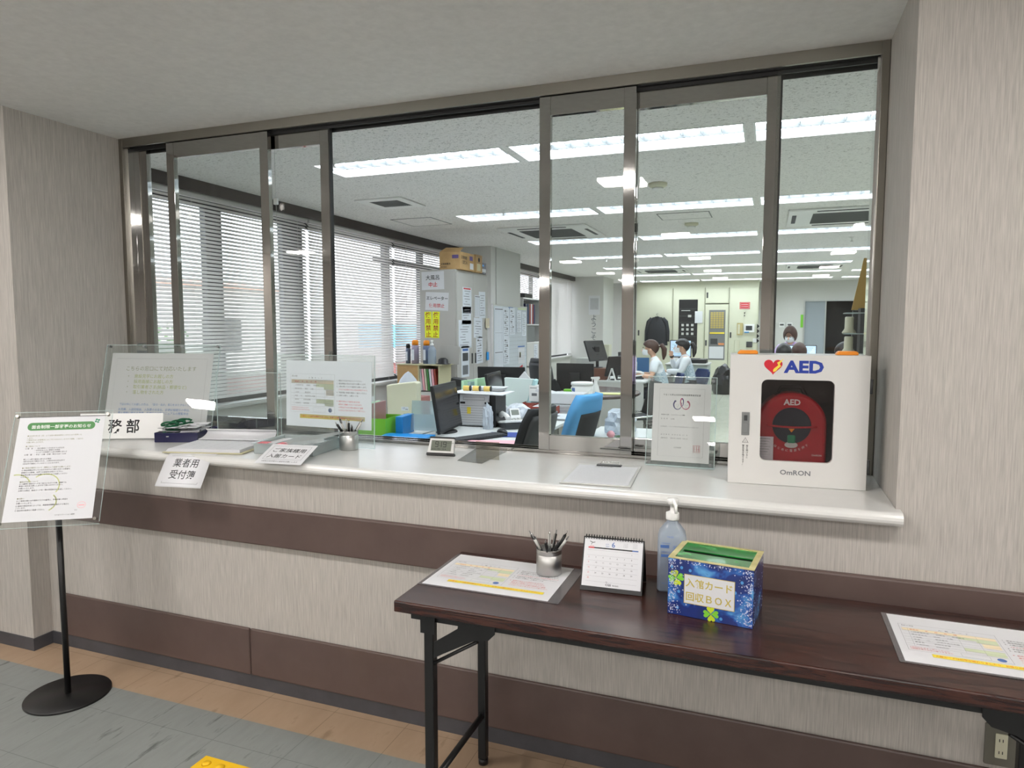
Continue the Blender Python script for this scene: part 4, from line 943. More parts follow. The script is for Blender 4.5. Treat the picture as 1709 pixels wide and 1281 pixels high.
while n_ < 430:
    e_ = abs(random.gauss(0, .016)); sd = random.random()
    if sd < .42: x, z = -bw+.001+e_, random.uniform(.004, .144)
    elif sd < .8: x, z = bw-.001-e_, random.uniform(.004, .144)
    else: x, z = random.uniform(-bw, bw), .147-e_*.35
    if abs(x) > bw-.002 or z < .003 or z > .147: continue
    s_ = random.uniform(.0008, .0028); an = random.uniform(0, 6)
    tx.poly([(x+s_*math.cos(an+q*2.1), z+s_*math.sin(an+q*2.1)) for q in range(3)], 'sparkle', .0001); n_ += 1
pl = MB().bx(-.064, .062, -.0014, -.0002, .036, .115)
tx.rect(-.064, .062, .036, .112, 'paper', .0004)
tx.frame(-.064, .062, .036, .112, .0014, 'ink_gold', .0005)
tx.y = -.0011; 
tx.t('入館カード', -.001, .082, .0245, 'ink_gold', .016, 'c', .98); tx.t('回収ＢＯＸ', -.001, .046, .0245, 'ink_gold', .016, 'c', .98)
tx.build('front_print', K, loc=(0, -bd, 0))
tx = TX(); random.seed(9)
for i in range(120):
    x = random.uniform(-bd+.003, bd-.003); z = random.uniform(.004, .146); s_ = random.uniform(.0008, .0028); an = random.uniform(0, 6)
    if abs(x) > .05 or random.random() < .2: tx.poly([(x+s_*math.cos(an+q*2.1), z+s_*math.sin(an+q*2.1)) for q in range(3)], 'sparkle')
tx.build('side_print', K, loc=(bw, 0, 0), rot=(0, 0, PI/2))
# ================================================================ POLE SIGN
P_ = thing('pole_sign', 'black pole sign stand with round base and clear panel holding a notice sheet', 'sign stand', (-2.56, 1.834, 0), math.radians(33.3))
MB().lathe([(0, 0), (.150, 0), (.150, .006), (.148, .009), (0, .011)], n=56).build('round_base', 'black', P_)
MB().cyl((0, 0, .010), (0, 0, .74), .011, n=16).cyl((0, 0, .74), (0, .012, .90), .009, n=12).build('pole', 'black', P_)
a = math.radians(27.6)
pan = acrylic_panel(.345, .455, .003, .012).build('clear_panel', 'acrylic', P_, rot=(-a, 0, 0), loc=(.012, -.128, .715))
rim = MB()
for x0, x1, z0, z1 in ((-.1725, .1725, .4535, .455), (-.1725, .1725, 0, .0015), (-.1725, -.171, .010, .445), (.171, .1725, .010, .445)): rim.bx(x0, x1, -.0018, .0018, z0, z1)
rim.build('polished_edge', 'acrylic_edge', pan)
MB().bx(-.156, .152, -.003, -.0018, .432, .4345).build('top_bar', 'black', pan)
sh = MB().bx(-.1495, .1495, -.0024, -.0017, -.2045, .2045).build('notice_sheet', 'paper', pan, loc=(-.003, 0, .228))
for x, z in ((-.160, .437), (.157, .437), (.157, .020), (-.160, .020)):
    MB().cyl((x, -.010, z), (x, .004, z), .006, n=12).build('corner_clip', 'steel_satin', pan)
tx = TX(); tx.y = -.0028
tx.poly(rrect(-.118, .118, .150, .182, .0155, 6), 'ink_green'); tx.t('面会制限一部変更のお知らせ', 0, .1585, .0160, 'white', .008, 'c')
for q in range(4): tx.poly([(.124+.006*math.cos(q*PI/2+.5)+.0042*math.cos(i*PI/4), .184+.006*math.sin(q*PI/2+.5)+.0042*math.sin(i*PI/4)) for i in range(8)], 'green_btn')
L_ = [(.128, '●2024年7月1日（月）より当院の面会制限をつぎのとおり変更いた', 'g'), (.119, 'します。', 'g'), (.111, 'ご家族をはじめ皆様方にはご不便をおかけしますがご理解、ご協力の', 'g'), (.102, 'お願い申し上げます。', 'g'), (.086, '●ご面会について', 'g'), (.077, '□ 面\u3000会\u3000：1回の面会につき2名まで15分以内', 'k'), (.069, '\u3000\u3000\u3000\u3000\u3000・中学生以上のご家族さま限定', 'k'), (.061, '\u3000\u3000\u3000\u3000\u3000・リハビリの時間や入浴の時間に当たる', 'k'), (.052, '□ 時\u3000間\u3000：平日・土曜・日曜・祝日14:00～16:00', 'k'),
      (.034, '新しく入院で面会に来られる場合', 'k'), (.026, '1回15分以内で面会される、入院日のみ15分以内で', 'k'), (.017, '2名以内で面会していただくことになります。', 'k'), (.000, '●ご面会の場所について（原則として病室でお願いします）', 'g'), (-.009, '□ 面会時間は守っていただきますよう周りの方への配慮を', 'k'), (-.018, '病棟内での飲食、大声での会話をお控えください。', 'k'), (-.027, '面会時は周りの方の迷惑にならないようお話しください', 'k'), (-.035, 'ください。', 'k'),
      (-.054, '●面会手続きについて', 'g'), (-.062, '□ 入館時に面会カードをご記入いただいた後、病棟でも', 'k'), (-.070, '検温と名札をお渡ししますので首におかけください。', 'k'), (-.079, 'お願いいたします。', 'k'), (-.088, 'お帰りの際は、面会カードを一階の回収BOXにお返しください。', 'k'), (-.118, '●お願い', 'g'), (-.127, '□ ご来院の際には不織布マスクの着用と、手指消毒と検温を', 'k'), (-.136, 'お願いいたします。', 'k'), (-.146, '□ 院内の感染状況によっては、再度面会制限を強化する場合も', 'k'), (-.154, 'ございます。', 'k'), (-.163, '□ 面会時の飲食はご遠慮ください。', 'k')]
for z, s_, c_ in L_: tx.t(s_, -.113, z-.002, .0063, 'ink' if c_ == 'k' else 'ink_brown', .006)
tx.t('以上', .085, -.172, .005, 'ink').t('リハビリテーション病院', .02, -.188, .0062, 'ink', .004)
tx.line(arc(.085+.022, -.152, .014, .012, 0, 2*PI, 20), .0016, 'ink_pink'); tx.rect(.097, .117, -.155, -.150, 'ink_pink')
stroke(tx, arc(-.028, -.072, .050, .046, 2.25, -.55), .0042, .0042, 'ink_lime', -.0001); stroke(tx, arc(-.125, -.080, .052, .055, 1.75, .5), .0042, .0042, 'ink_lime', -.0001); stroke(tx, arc(-.022, -.135, .042, .036, .75, -1.0), .0042, .0042, 'ink_lime', -.0001)
tx.build('printed_text', sh)
# ================================================================ FLOOR MARKER, OUTLET
Y_ = thing('tactile_tile', 'yellow tactile paving tile on the grey hall floor', 'floor tile', (-1.60, 1.57, .0))
MB().bx(-.15, .15, -.15, .15, 0, .003).build('tile_base', 'tactile', Y_, bevel=.001)
for i in range(5):
    for j in range(5):
        MB().lathe([(.016, 0), (.011, .005), (0, .0052)], (-.116+.058*i, -.116+.058*j, .003), 14).build('raised_dot', 'tactile', Y_)
O_ = thing('wall_outlet', 'grey metal wall outlet plate with ivory socket below the folding table', 'outlet', (.618, WY-.0005, .318))
MB().prism(rrect(-.036, .036, -.058, .058, .004), -.006, 0, 'y').build('cover_plate', mat('bronze_plate', (104, 102, 92), .4), O_, bevel=.001)
MB().prism(rrect(-.012, .016, -.034, .034, .002), -.009, -.0055, 'y').build('socket', 'ivory', O_)
for z in (-.018, .016): MB().bx(-.004, -.002, -.0095, -.0085, z-.004, z+.004).bx(.004, .006, -.0095, -.0085, z-.004, z+.004).build('slot', 'black', O_)
# ================================================================ OFFICE FURNITURE AND EQUIPMENT
DT = .70     # desk top height
def desk(label, x0, x1, y0, y1, z=DT, drawers=1, group='pale grey office desks', mod=None):
    """drawers: side (+1: pedestal at high y, -1: low y)"""
    d = thing('office_desk', label, 'desk', ((x0+x1)/2, (y0+y1)/2, 0), 0, group); w, l = (x1-x0)/2, (y1-y0)/2
    MB().bx(-w, w, -l, l, z-.025, z).build('desk_top', 'desk', d, bevel=.004)
    for s_ in (-1, 1): MB().bx(-w+.02, w-.02, s_*(l-.012)-.01, s_*(l-.012)+.01, 0, z-.026).build('side_panel', 'light_grey', d)
    if mod != 'none': MB().bx(-w+.03, -w+.045, -l+.023, l-.023, .12, z-.026).build('modesty_panel', 'light_grey', d)
    p = MB().bx(-w+.08, w-.30, l*.35, l-.025, .05, z-.03).build('drawer_unit', 'light_grey', d)
    for i in range(3):
        q = MB().bx(w-.30, w-.288, l*.35+.006, l-.031, .06+.2*i, .25+.2*i).build('drawer_front', 'locker', p)
    return d
desk('pale grey desk nearest the window, under the blue folder and green box', -3.00, -2.28, 3.72, 4.92)
desk('pale grey desk with keyboard and pink papers just behind the clock', -2.26, -1.50, 3.60, 4.92)
desk('pale grey desk by the left wall under the ivory plastic case', -3.00, -2.28, 4.94, 6.30)
desk('pale grey desk with red trays and stacked paper behind the blue chair', -2.26, -1.50, 4.94, 6.52)
desk('pale grey desk under the wide black monitor seen from behind', -3.00, -2.28, 6.32, 7.03)
desk('pale grey desk at which the woman with brown hair types', -2.45, -1.55, 9.25, 10.35, z=.72)
desk('pale grey desk at which the woman with black hair works', -2.30, -1.45, 10.40, 11.6, z=.72)
desk('pale grey desk on the right behind the defibrillator cabinet', -.05, .95, 11.2, 12.2, z=.72)
desk('pale grey desk on the right next to the far desk group', .98, 1.9, 11.2, 12.2, z=.72)
# ---- monitors
def monitor(label, loc, yaw, w=.50, h=.29, tilt=8, on=False, lift=.10, group='office computer monitors'):
    """screen faces local -y"""
    t = thing('computer_monitor', label, 'monitor', loc, math.radians(yaw), group)
    a = -math.radians(tilt)
    hsg = MB().prism(rrect(-w/2, w/2, 0, h, .006), 0, .022, 'y').build('monitor_housing', 'black_plastic', t, rot=(a, 0, 0), loc=(0, -.02, lift), bevel=.003)
    sc = MB().bx(-w/2+.012, w/2-.012, -.0015, -.0002, .018, h-.012).build('screen', 'screen_on' if on else 'screen_off', t, rot=(a, 0, 0), loc=(0, -.02, lift))
    if on:
        tx = TX(); 
        for i in range(9): tx.rect(-w/2+.03, w/2-.05-.02*(i % 4), h-.05-.025*i, h-.044-.025*i, 'screen_line')
        tx.frame(-w/2+.02, w/2-.02, .03, h-.025, .003, 'screen_line'); tx.build('screen_content', sc, loc=(0, -.0018, 0))
    MB().bx(-.030, .030, .01, .026, .012, lift+.10).build('stand_neck', 'black_plastic', t, bevel=.004)
    MB().lathe([(0, 0), (.095, 0), (.095, .006), (.085, .012), (0, .012)], (0, .02, 0), 28, sx=1, sy=.8).build('stand_base', 'black_plastic', t)
    MB().bx(-.06, .06, .022, .036, lift+.06, lift+.2).build('rear_cover', 'black_plastic', t, bevel=.006)
    return t
monitor('dark monitor turned sideways right behind the clock, reflecting the room', (-2.13, 4.42, DT+.001), 97, .50, .335, 9, lift=.02)
monitor('slim dark monitor seen edge-on between the printer stand and the white binder', (-2.16, 5.42, DT+.001), 98, .48, .31, 9, lift=.06)
monitor('wide black monitor back with a bare white arm below the whiteboard', (-2.66, 6.80, DT+.001), 186, .52, .28, 4, lift=.05)
monitor('black monitor back behind the white bucket', (-1.96, 7.2, DT+.011), 182, .41, .30, 3, lift=.05)
monitor('tilted dark monitor on the left of the far desks, by the pillar', (-2.22, 9.60, DT+.03), 70, .46, .30, 20, lift=.10)
monitor('dark monitor leaning on the near end of the typing desk', (-2.0, 9.45, .721), 245, .44, .28, 14, lift=.06)
monitor('lit monitor with pale blue window behind the two seated women', (-1.345, 11.40, .721), 2, .34, .28, 2, on=True, lift=.24)
monitor('small dark monitor in front of the woman with brown hair', (-2.0, 10.1, .721), 80, .42, .27, 4, lift=.10)
monitor('lit monitor with pale blue screen behind the defibrillator cabinet', (.48, 12.0, .721), 4, .46, .30, 4, on=True, lift=.14)
# ---- keyboards
def keyboard(label, loc, yaw):
    k = thing('keyboard', label, 'keyboard', loc, math.radians(yaw), 'office keyboards')
    MB().bx(-.22, .22, -.065, .065, 0, .012).build('base', 'black_plastic', k, bevel=.003)
    mb = MB()
    for r_ in range(5):
        for c_ in range(17): mb.bx(-.212+.025*c_, -.190+.025*c_, -.058+.0235*r_, -.038+.0235*r_, .012, .018)
    mb.build('keys', 'dark_grey', k); return k
keyboard('black keyboard behind the clock', (-1.83, 4.22, DT+.0015), 62)
keyboard('black keyboard behind the desk telephone', (-1.72, 5.26, DT+.0015), 75)
# ---- mouse + pad
mp_ = MB().bx(-.10, .10, -.10, .10, 0, .003).build('mouse_pad', mat('blue_pad', (34, 60, 140), .7), loc=(-1.72, 4.44, DT+.001), rot=(0, 0, .25)); tag(mp_, 'blue mouse pad on the desk under the black mouse', 'mouse pad')
m_ = thing('computer_mouse', 'black computer mouse on the blue pad', 'mouse', (-1.74, 4.46, DT+.0045), .9)
MB().lathe([(0, .036), (.012, .035), (.024, .028), (.031, .015), (.032, .0)], (0, 0, 0), 20, sx=1, sy=1.7).build('mouse_body', 'black_plastic', m_); MB().cyl((-.003, -.03, .031), (.003, -.03, .031), .006, n=10).build('wheel', 'dark_grey', m_)
# ---- papers loose
def paper_stack(label, loc, yaw, w, l, n, m='paper', name='paper_stack', cat='papers', jitter=.02, group=None, th=.004):
    random.seed(hash(label) % 1000 if False else len(label)*7+int(abs(loc[0]*100)))
    mb = MB()
    for i in range(n):
        a = random.uniform(-jitter, jitter)*4; mb.at((random.uniform(-jitter, jitter)*.4, random.uniform(-jitter, jitter)*.4, i*th), (0, 0, a)); mb.bx(-w/2, w/2, -l/2, l/2, 0, th*.85, i % 2)
    mb.T = None
    return tag(mb.build(name, [m, 'paper_b' if m == 'paper' else m], loc=loc, rot=(0, 0, math.radians(yaw))), label, cat, group)
paper_stack('pink papers on the desk edge behind the counter', (-1.64, 4.05, DT+.0015), 20, .34, .22, 2, 'pink_paper')
paper_stack('white memo sheet on the desk beside the pink papers', (-1.92, 3.92, DT+.001), -15, .16, .12, 1, 'paper')
# ---- chairs
def office_chair(name_label, loc, yaw, front, shell, arms=False, seat_h=.44, bh=.46, bw=.44, blean=10, ct=.035, sin_=.025, sv=.86):
    """sitter faces local -y"""
    c = thing('office_chair', name_label, 'chair', loc, math.radians(yaw), None)
    def back(sgn, off, th, inset, z0=0):
        def fn(u, v):
            wv = (bw/2-inset)*(1-.16*abs(2*v-.9)**2.5); x = (2*u-1)*wv*(1-.12*max(0, v-.8)*5*abs(2*u-1))
            y = .20+off+math.tan(math.radians(blean))*v*bh-.045*(abs(2*u-1)**2); z = seat_h+.13+z0+v*(bh-z0)
            return (x, y, z), (0, -1, .15)
        return fn, th
    f1, th = back(1, 0, .03, 0)
    MB().slab(f1, ct, 12, 12).build('backrest', front, c)
    f2, th = back(1, ct/2+.012, .01, sin_, .0)
    MB().slab(lambda u, v: f2(u, v*sv), .018, 12, 10).build('back_shell', shell, c)
    MB().slab(lambda u, v: (((2*u-1)*.235*(1-.1*abs(2*v-1)**3), -.25+.46*v, seat_h+.02-.02*abs(2*v-1)**3), (0, 0, 1)), .06, 10, 10).build('seat', front, c)
    MB().bx(-.03, .03, .12, .235, seat_h-.03, seat_h-.005).bx(-.025, .025, .215, .240, seat_h-.03, seat_h+.24).build('back_bar', 'black_plastic', c)
    MB().cyl((0, 0, .12), (0, 0, seat_h-.02), .026, n=14).build('gas_lift', 'dark_grey', c)
    for i in range(5):
        a = 2*PI*i/5+.3; ex, ey = .28*math.cos(a), .28*math.sin(a)
        g = MB().tube([(0, 0, .11), (ex*.5, ey*.5, .10), (ex, ey, .075)], [.024, .02, .014], 8).build('base_arm', 'black_plastic', c)
        MB().cyl((ex-.012*math.sin(a), ey+.012*math.cos(a), .028), (ex+.012*math.sin(a), ey-.012*math.cos(a), .028), .027, n=14).build('caster', 'black_plastic', g)
    if arms:
        for s_ in (-1, 1): MB().tube([(s_*.24, -.02, seat_h), (s_*.27, -.02, seat_h+.18), (s_*.27, .12, seat_h+.20), (s_*.27, -.14, seat_h+.20)], .014, 8).build('armrest', 'black_plastic', c)
    return c
office_chair('office chair with sky blue fabric back and black shell behind the steel sash', (-1.43, 4.70, 0), -101, 'chair_blue', 'chair_black', bh=.415, blean=16, ct=.06, sin_=.055, sv=.70)
office_chair('black office chair with grey glossy shell left of the first steel sash', (-1.54, 3.97, 0), -98, 'chair_black', 'dark_grey', arms=False, bh=.40, blean=16, sv=.9)
office_chair('grey office chair back peeking up by the left wall blinds', (-2.78, 9.0, 0), 150, 'dark_grey', 'dark_grey', seat_h=.46, bh=.44)
office_chair('dark office chair left of the black monitor behind the bucket', (-2.06, 6.86, 0), 60, 'chair_black', 'dark_grey', bh=.32)
office_chair('navy office chair under the woman with black hair', (-1.14, 10.95, 0), -60, 'chair_navy', 'chair_navy', seat_h=.43, bh=.24, blean=14)
office_chair('navy office chair under the woman with brown hair', (-1.36, 9.85, 0), -75, 'chair_navy', 'black_plastic', seat_h=.43, bh=.24)
# cantilever visitor chair (dark shell, chrome tube)
V = thing('cantilever_chair', 'dark grey shell chair on bent chrome tube below the typing woman', 'chair', (-1.42, 7.75, 0), math.radians(-62))
MB().slab(lambda u, v: (((2*u-1)*.21*(1-.2*v), .16+.10*v, .46+.38*v), (0, -1, .2)), .014, 8, 8).build('backrest', 'chair_black', V)
MB().slab(lambda u, v: (((2*u-1)*.215, -.22+.42*v, .445-.012*math.sin(PI*v)), (0, 0, 1)), .02, 8, 8).build('seat', 'dark_grey', V)
for s_ in (-1, 1): MB().tube([(s_*.20, .235, .70), (s_*.225, .17, .47), (s_*.225, -.20, .44), (s_*.225, -.25, .40), (s_*.225, -.24, .05), (s_*.225, -.20, .013), (s_*.225, .22, .013)], .011, 8).build('tube_frame', 'chrome', V)
MB().cyl((-.225, .22, .013), (.225, .22, .013), .011, n=8).build('cross_tube', 'chrome', V)
# ---- round dark meeting table
R_ = thing('round_table', 'round dark wood meeting table beyond the blue chair', 'table', (-2.08, 7.80, 0))
MB().lathe([(0, .67), (.70, .67), (.715, .68), (.715, .70), (.71, .705), (0, .705)], n=56).build('table_top', mat('walnut_top', (92, 78, 76), .25), R_)
MB().cyl((0, 0, .03), (0, 0, .67), .05, n=16).build('pedestal', 'black', R_)
for i in range(4): MB().tube([(0, 0, .06), (.42*math.cos(i*PI/2+.4), .42*math.sin(i*PI/2+.4), .02)], [.035, .02], 8).build('foot', 'black', R_)
N_ = MB().bx(-.13, .13, -.09, .09, 0, .01).build('notepad', mat('pale_yellow_pad', (226, 226, 160), .7), loc=(-1.66, 7.52, .7065), rot=(0, 0, .2)); tag(N_, 'pale yellow notepad lying on the round dark table', 'notepad')
# ---- lime magazine file box and contents
def open_box(name, label, cat, loc, yaw, w, d, h, m, cut=.0, th=.003, group=None):
    o = thing(name, label, cat, loc, math.radians(yaw), group)
    mb = MB().bx(-w/2, w/2, -d/2, d/2, 0, th).bx(-w/2, w/2, -d/2, -d/2+th, th, h-cut).bx(-w/2, w/2, d/2-th, d/2, th, h).bx(-w/2, -w/2+th, -d/2+th, d/2-th, th, h-cut*.5).bx(w/2-th, w/2, -d/2+th, d/2-th, th, h-cut*.5)
    mb.build('box_body', m, o); return o
open_box('file_box', 'lime green file box behind the entry card stand', 'file box', (-2.62, 4.17, DT+.001), 6, .34, .26, .125, 'lime')
M['muted_red'] = mat('muted_red_folder', (166, 122, 120), .5)
for i, (m_, c_, hh) in enumerate((('mint', 'mint green', .24), ('frost', 'clear', .20), ('paper', 'white', .25), ('mint', 'pale mint', .22), ('muted_red', 'greyish red', .22))):
    o = MB().bx(-.006, .006, -.10, .10, 0, hh).build('plastic_folder', m_, loc=(-2.74+.045*i, 4.18, DT+.005), rot=(0, 0, .10)); tag(o, '%s folder standing in the lime green file box' % c_, 'folder', 'folders in the lime green box')
o = MB().bx(-.028, .028, -.10, .10, 0, .13).build('plastic_folder', 'sky_blue', bevel=.004, loc=(-2.40, 4.26, DT+.001), rot=(0, 0, .1)); tag(o, 'thick sky blue folder standing right of the lime green box', 'folder')
F_ = thing('ring_folder', 'bright blue folder lying flat on the desk behind the counter', 'folder', (-2.26, 4.04, DT+.001), math.radians(6))
MB().slab(lambda u, v: ((-.16+.32*u, -.11+.22*v, .012+.010*math.sin(PI*v)), (0, 0, 1)), .016, 8, 8).build('cover', 'sky_blue', F_)
MB().bx(-.15, .14, -.10, .10, .001, .006).build('pages', 'paper', F_)
o = MB().bx(-.14, .14, -.002, .002, 0, .115).build('clear_file_sheet', 'frost', loc=(-2.30, 4.30, DT+.02), rot=(-.22, 0, .05)); tag(o, 'translucent pale blue plastic file leaning behind the blue folder', 'plastic file')
o = MB().bx(-.09, .09, -.002, .002, 0, .20).build('clear_file_sheet', 'frost', loc=(-2.42, 4.56, DT+.001), rot=(-.10, 0, .1)); tag(o, 'taller translucent file between ivory case and monitor', 'plastic file')
C = thing('plastic_case', 'upright ivory plastic case with small label beside the dark monitor', 'case', (-2.72, 4.83, DT+.001), math.radians(8))
MB().prism([(-.13, 0), (-.135, .29), (.10, .32), (.125, .31), (.118, 0)], -.05, .05, 'y').build('case_body', 'ivory', C, bevel=.010, seg=3)
tx = TX(); tx.rect(-.01, .05, .09, .12, 'paper_b').rect(-.005, .02, .1, .115, 'ink_blue').rect(.024, .045, .095, .105, 'ink').build('label_sticker', C, loc=(0, -.0505, 0))
# tissue-like bag and small clutter behind
o = MB().lathe([(.10, 0), (.11, .05), (.07, .14), (.03, .19), (0, .21)], n=9).build('plastic_bag', 'bag', loc=(-2.92, 5.25, DT+.16)); tag(o, 'crumpled clear plastic bag behind the ivory case', 'bag')
o = MB().bx(-.11, .11, -.1, .1, 0, .155).build('storage_box', mat('patterned_red_box', (160, 104, 98), .6), bevel=.004, loc=(-2.87, 5.25, DT+.001)); tag(o, 'small red patterned box behind the lime green file box', 'box')
# ---- printer / document organiser with papers hung in front
P = thing('document_tower', 'black document tower with sheets hanging in front and a white board on top', 'document organiser', (-2.06, 4.86, DT+.001), math.radians(4))
MB().bx(.11, .15, -.13, .13, 0, .248).build('side_panel', 'black_plastic', P); MB().bx(-.15, -.13, -.13, .13, 0, .248).build('side_panel', 'black_plastic', P); MB().bx(-.13, .11, .11, .13, 0, .248).build('back_panel', 'black_plastic', P)
for i in range(4): MB().bx(-.13, .11, -.12, .11, .02+.055*i, .024+.055*i).build('tray', 'dark_grey', P)
MB().bx(-.20, .21, -.17, .15, .249, .255).build('top_board', 'paper', P, rot=(0, .02, 0))
sh = MB().slab(lambda u, v: ((-.13+.235*u, -.135-.012*math.sin(PI*(1-v)), .01+.235*v), (0, -1, 0)), .003, 4, 8).build('hanging_sheets', 'paper', P)
tx = TX(); tx.frame(-.10, .07, .205, .225, .002, 'ink_soft').rect(-.07, -.04, .10, .15, 'yellow_bar').rect(-.125, -.085, .175, .190, 'ink').rect(.07, .11, .175, .190, 'ink')
for i in range(9): tx.rect(-.12, .08-.01*(i % 3), .16-.018*i, .162-.018*i, 'ink_soft')
tx.build('printed_text', P, loc=(0, -.149, 0))
for i, x in enumerate((-.10, -.02, .07)):
    r_ = thing('paper_roll', 'yellow sticky-note roll on the white board above the document tower, %s' % ('left one', 'middle one', 'right one')[i], 'paper roll', (-2.06+x, 4.80, DT+.284), (0, PI/2, .1), 'yellow rolls on the document tower')
    MB().cyl((0, 0, -.028), (0, 0, .022), .020, n=16).build('roll', mat('note_yellow', (232, 200, 110), .7), r_); MB().cyl((0, 0, .022), (0, 0, .030), .021, n=16).build('end_cap', 'black', r_)
paper_stack('white envelopes stacked on top of the document tower', (-2.06, 4.96, DT+.262), 8, .30, .12, 6)
# green/clear files behind the tower
for i, (m_, l_) in enumerate((('mint', 'mint green'), ('frost', 'clear'), ('mint', 'pale green'), ('lime', 'bright lime'))):
    o = MB().bx(-.015, .015, -.10, .10, 0, (.25, .24, .27, .20)[i]).build('plastic_folder', m_, loc=(-2.50+.055*i, 5.62, DT+.03), rot=(0, 0, -.3+.1*i)); tag(o, '%s folder standing behind the document tower' % l_, 'folder', 'green folders behind the document tower')
o = MB().bx(-.14, .14, -.13, .13, 0, .029).build('desk_riser', 'desk', loc=(-2.42, 5.62, DT)); tag(o, 'low pale riser under the green folders', 'riser')
o = thing('file_holder', 'black file holder left of the green folders', 'file holder', (-2.74, 5.85, DT+.001), .3)
MB().prism([(-.09, 0), (.09, 0), (.09, .26), (-.04, .28)], -.08, .08, 'y').build('holder_body', 'black_plastic', o, bevel=.004); MB().bx(-.05, .05, -.085, -.0805, .05, .2).build('label_plate', 'dark_grey', o)
# ---- telephone
def phone(label, loc, yaw, m='white'):
    t = thing('desk_telephone', label, 'telephone', loc, math.radians(yaw))
    MB().prism([(-.095, 0), (.095, 0), (.10, .022), (-.10, .052)], -.105, .105, 'x').build('phone_body', 'dark_grey', t, bevel=.004)
    MB().prism([(-.108, .0525), (.108, .0225), (.108, .040), (-.108, .070)], -.112, .112, 'x').build('top_plate', m, t, bevel=.004)
    MB().tube([(-.075, -.09, .075), (-.078, -.05, .098), (-.078, .05, .105), (-.075, .09, .085)], [.022, .016, .016, .022], 10).build('handset', m, t)
    sc = MB().prism([(-.03, .0), (.05, .0), (.05, .085), (-.03, .085)], 0, .012, 'y').build('display_tilt', m, t, loc=(.03, .07, .055), rot=(-.5, 0, 0)); MB().bx(-.02, .04, -.002, .0005, .03, .072).build('lcd_screen', 'lcd', sc)
    mb = MB()
    for i in range(3):
        for j in range(4): mb.bx(-.02+.028*i, .0+.028*i, -.075+.03*j, -.055+.03*j, .045+.004*j, .056+.004*j)
    mb.build('keypad', 'light_grey', t); return t
phone('white desk telephone with tilted display left of the black chair', (-1.775, 4.80, DT+.001), 40)
phone('white telephone next to the woman with brown hair', (-1.75, 9.75, .721), 100)
# ---- white binder box + crumpled papers
B = thing('binder', 'large open white binder standing behind the telephone', 'binder', (-2.16, 6.0, DT+.001), math.radians(6))
MB().prism([(-.135, .03), (-.10, 0), (.06, 0), (.13, .27), (-.145, .28)], -.03, .03, 'y').build('front_cover', mat('pale_mint_board', (214, 226, 224), .5), B, bevel=.003)
MB().prism([(.065, 0), (.10, 0), (.16, .26), (.135, .27)], -.05, .07, 'y').build('side_cover', mat('ice_blue_board', (176, 212, 216), .5), B, bevel=.003)
MB().prism([(-.02, .27), (.04, .34), (.10, .27)], -.01, .01, 'y').build('loose_sheet', 'paper', B)
random.seed(4)
def crumple(name, label, cat, loc, r, m, sz=(1, 1, 1), seed=1, parts=None, amp=.22):
    random.seed(seed); mb = MB(); bm = bmesh.new(); bmesh.ops.create_icosphere(bm, subdivisions=3, radius=r)
    for v in bm.verts:
        k = 1+random.uniform(-amp, amp); v.co = Vector((v.co.x*k*sz[0], v.co.y*k*sz[1], max(-r*sz[2]*.5, v.co.z*k*sz[2])))
    zmin = min(v.co.z for v in bm.verts); bm.verts.ensure_lookup_table()
    mb.add([(v.co.x, v.co.y, v.co.z-zmin) for v in bm.verts], [tuple(w.index for w in f.verts) for f in bm.faces]); bm.free()
    return tag(mb.build(name, m, loc=loc), label, cat)
crumple('plastic_bag', 'crumpled translucent bag beside the black mouse', 'bag', (-1.93, 4.66, DT+.001), .055, 'bag', (.7, .7, 2.2), 3)
crumple('crumpled_paper', 'heap of crumpled printed paper behind the telephone', 'papers', (-1.93, 5.32, DT+.001), .10, 'paper_b', (1.1, .9, .8), 5, amp=.12)
# ---- red trays, black box, white box, bucket, spray
for i, (x, y, l_) in enumerate(((-1.98, 6.02, 'brick red document tray under the boxed item, left of the sash'), (-1.83, 5.75, 'brick red document tray full of papers behind the blue chair'))):
    b = open_box('document_tray', l_, 'tray', (x, y, DT+.001), 4, .24, .30, .065, 'brick_red'); paper_stack('papers filling the brick red tray, %s one' % ('left', 'right')[i], (x, y, DT+.006), 4, .21, .27, 13, jitter=.004, group='papers in the red trays')
o = MB().bx(-.05, .05, -.06, .06, 0, .16).build('black_box', 'black_plastic', loc=(-2.13, 6.22, DT+.07+.0), bevel=.003); tag(o, 'black upright box on the left red tray', 'box')
b = thing('product_box', 'white product box with small dark picture beside the black upright box', 'box', (-2.005, 6.02, DT+.071), .03)
MB().bx(-.055, .055, -.06, .06, 0, .145).build('carton', 'white', b, bevel=.001); TX().rect(-.03, .02, .05, .075, 'ink_soft').rect(-.045, .02, .12, .126, 'ink_soft').build('carton_print', b, loc=(0, -.0602, 0))
b = thing('white_carton', 'white cardboard carton on the desk in front of the bucket', 'carton', (-1.66, 5.92, DT+.075), .05)
MB().bx(-.145, .145, -.11, .11, 0, .09).build('carton', 'paper', b, bevel=.002); MB().prism([(-.30, .10), (-.145, .075), (-.145, .09), (-.29, .125)], -.08, .08, 'y').build('open_flap', 'paper', b)
paper_stack('layered white papers and files under the white carton', (-1.70, 5.92, DT+.001), 3, .34, .28, 17, jitter=.02)
paper_stack('white papers fanned over the desk edge by the blue chair', (-1.66, 5.42, DT+.001), 12, .24, .30, 4, jitter=.06)
o = MB().bx(-.05, .05, -.04, .04, 0, .03).build('red_stapler_box', 'red', loc=(-1.92, 5.48, DT+.001), bevel=.004); tag(o, 'small red item on the papers left of the blue chair', 'box')
b = thing('plastic_bucket', 'white lidded plastic bucket with blue label behind the white carton', 'bucket', (-1.62, 6.20, DT+.001))
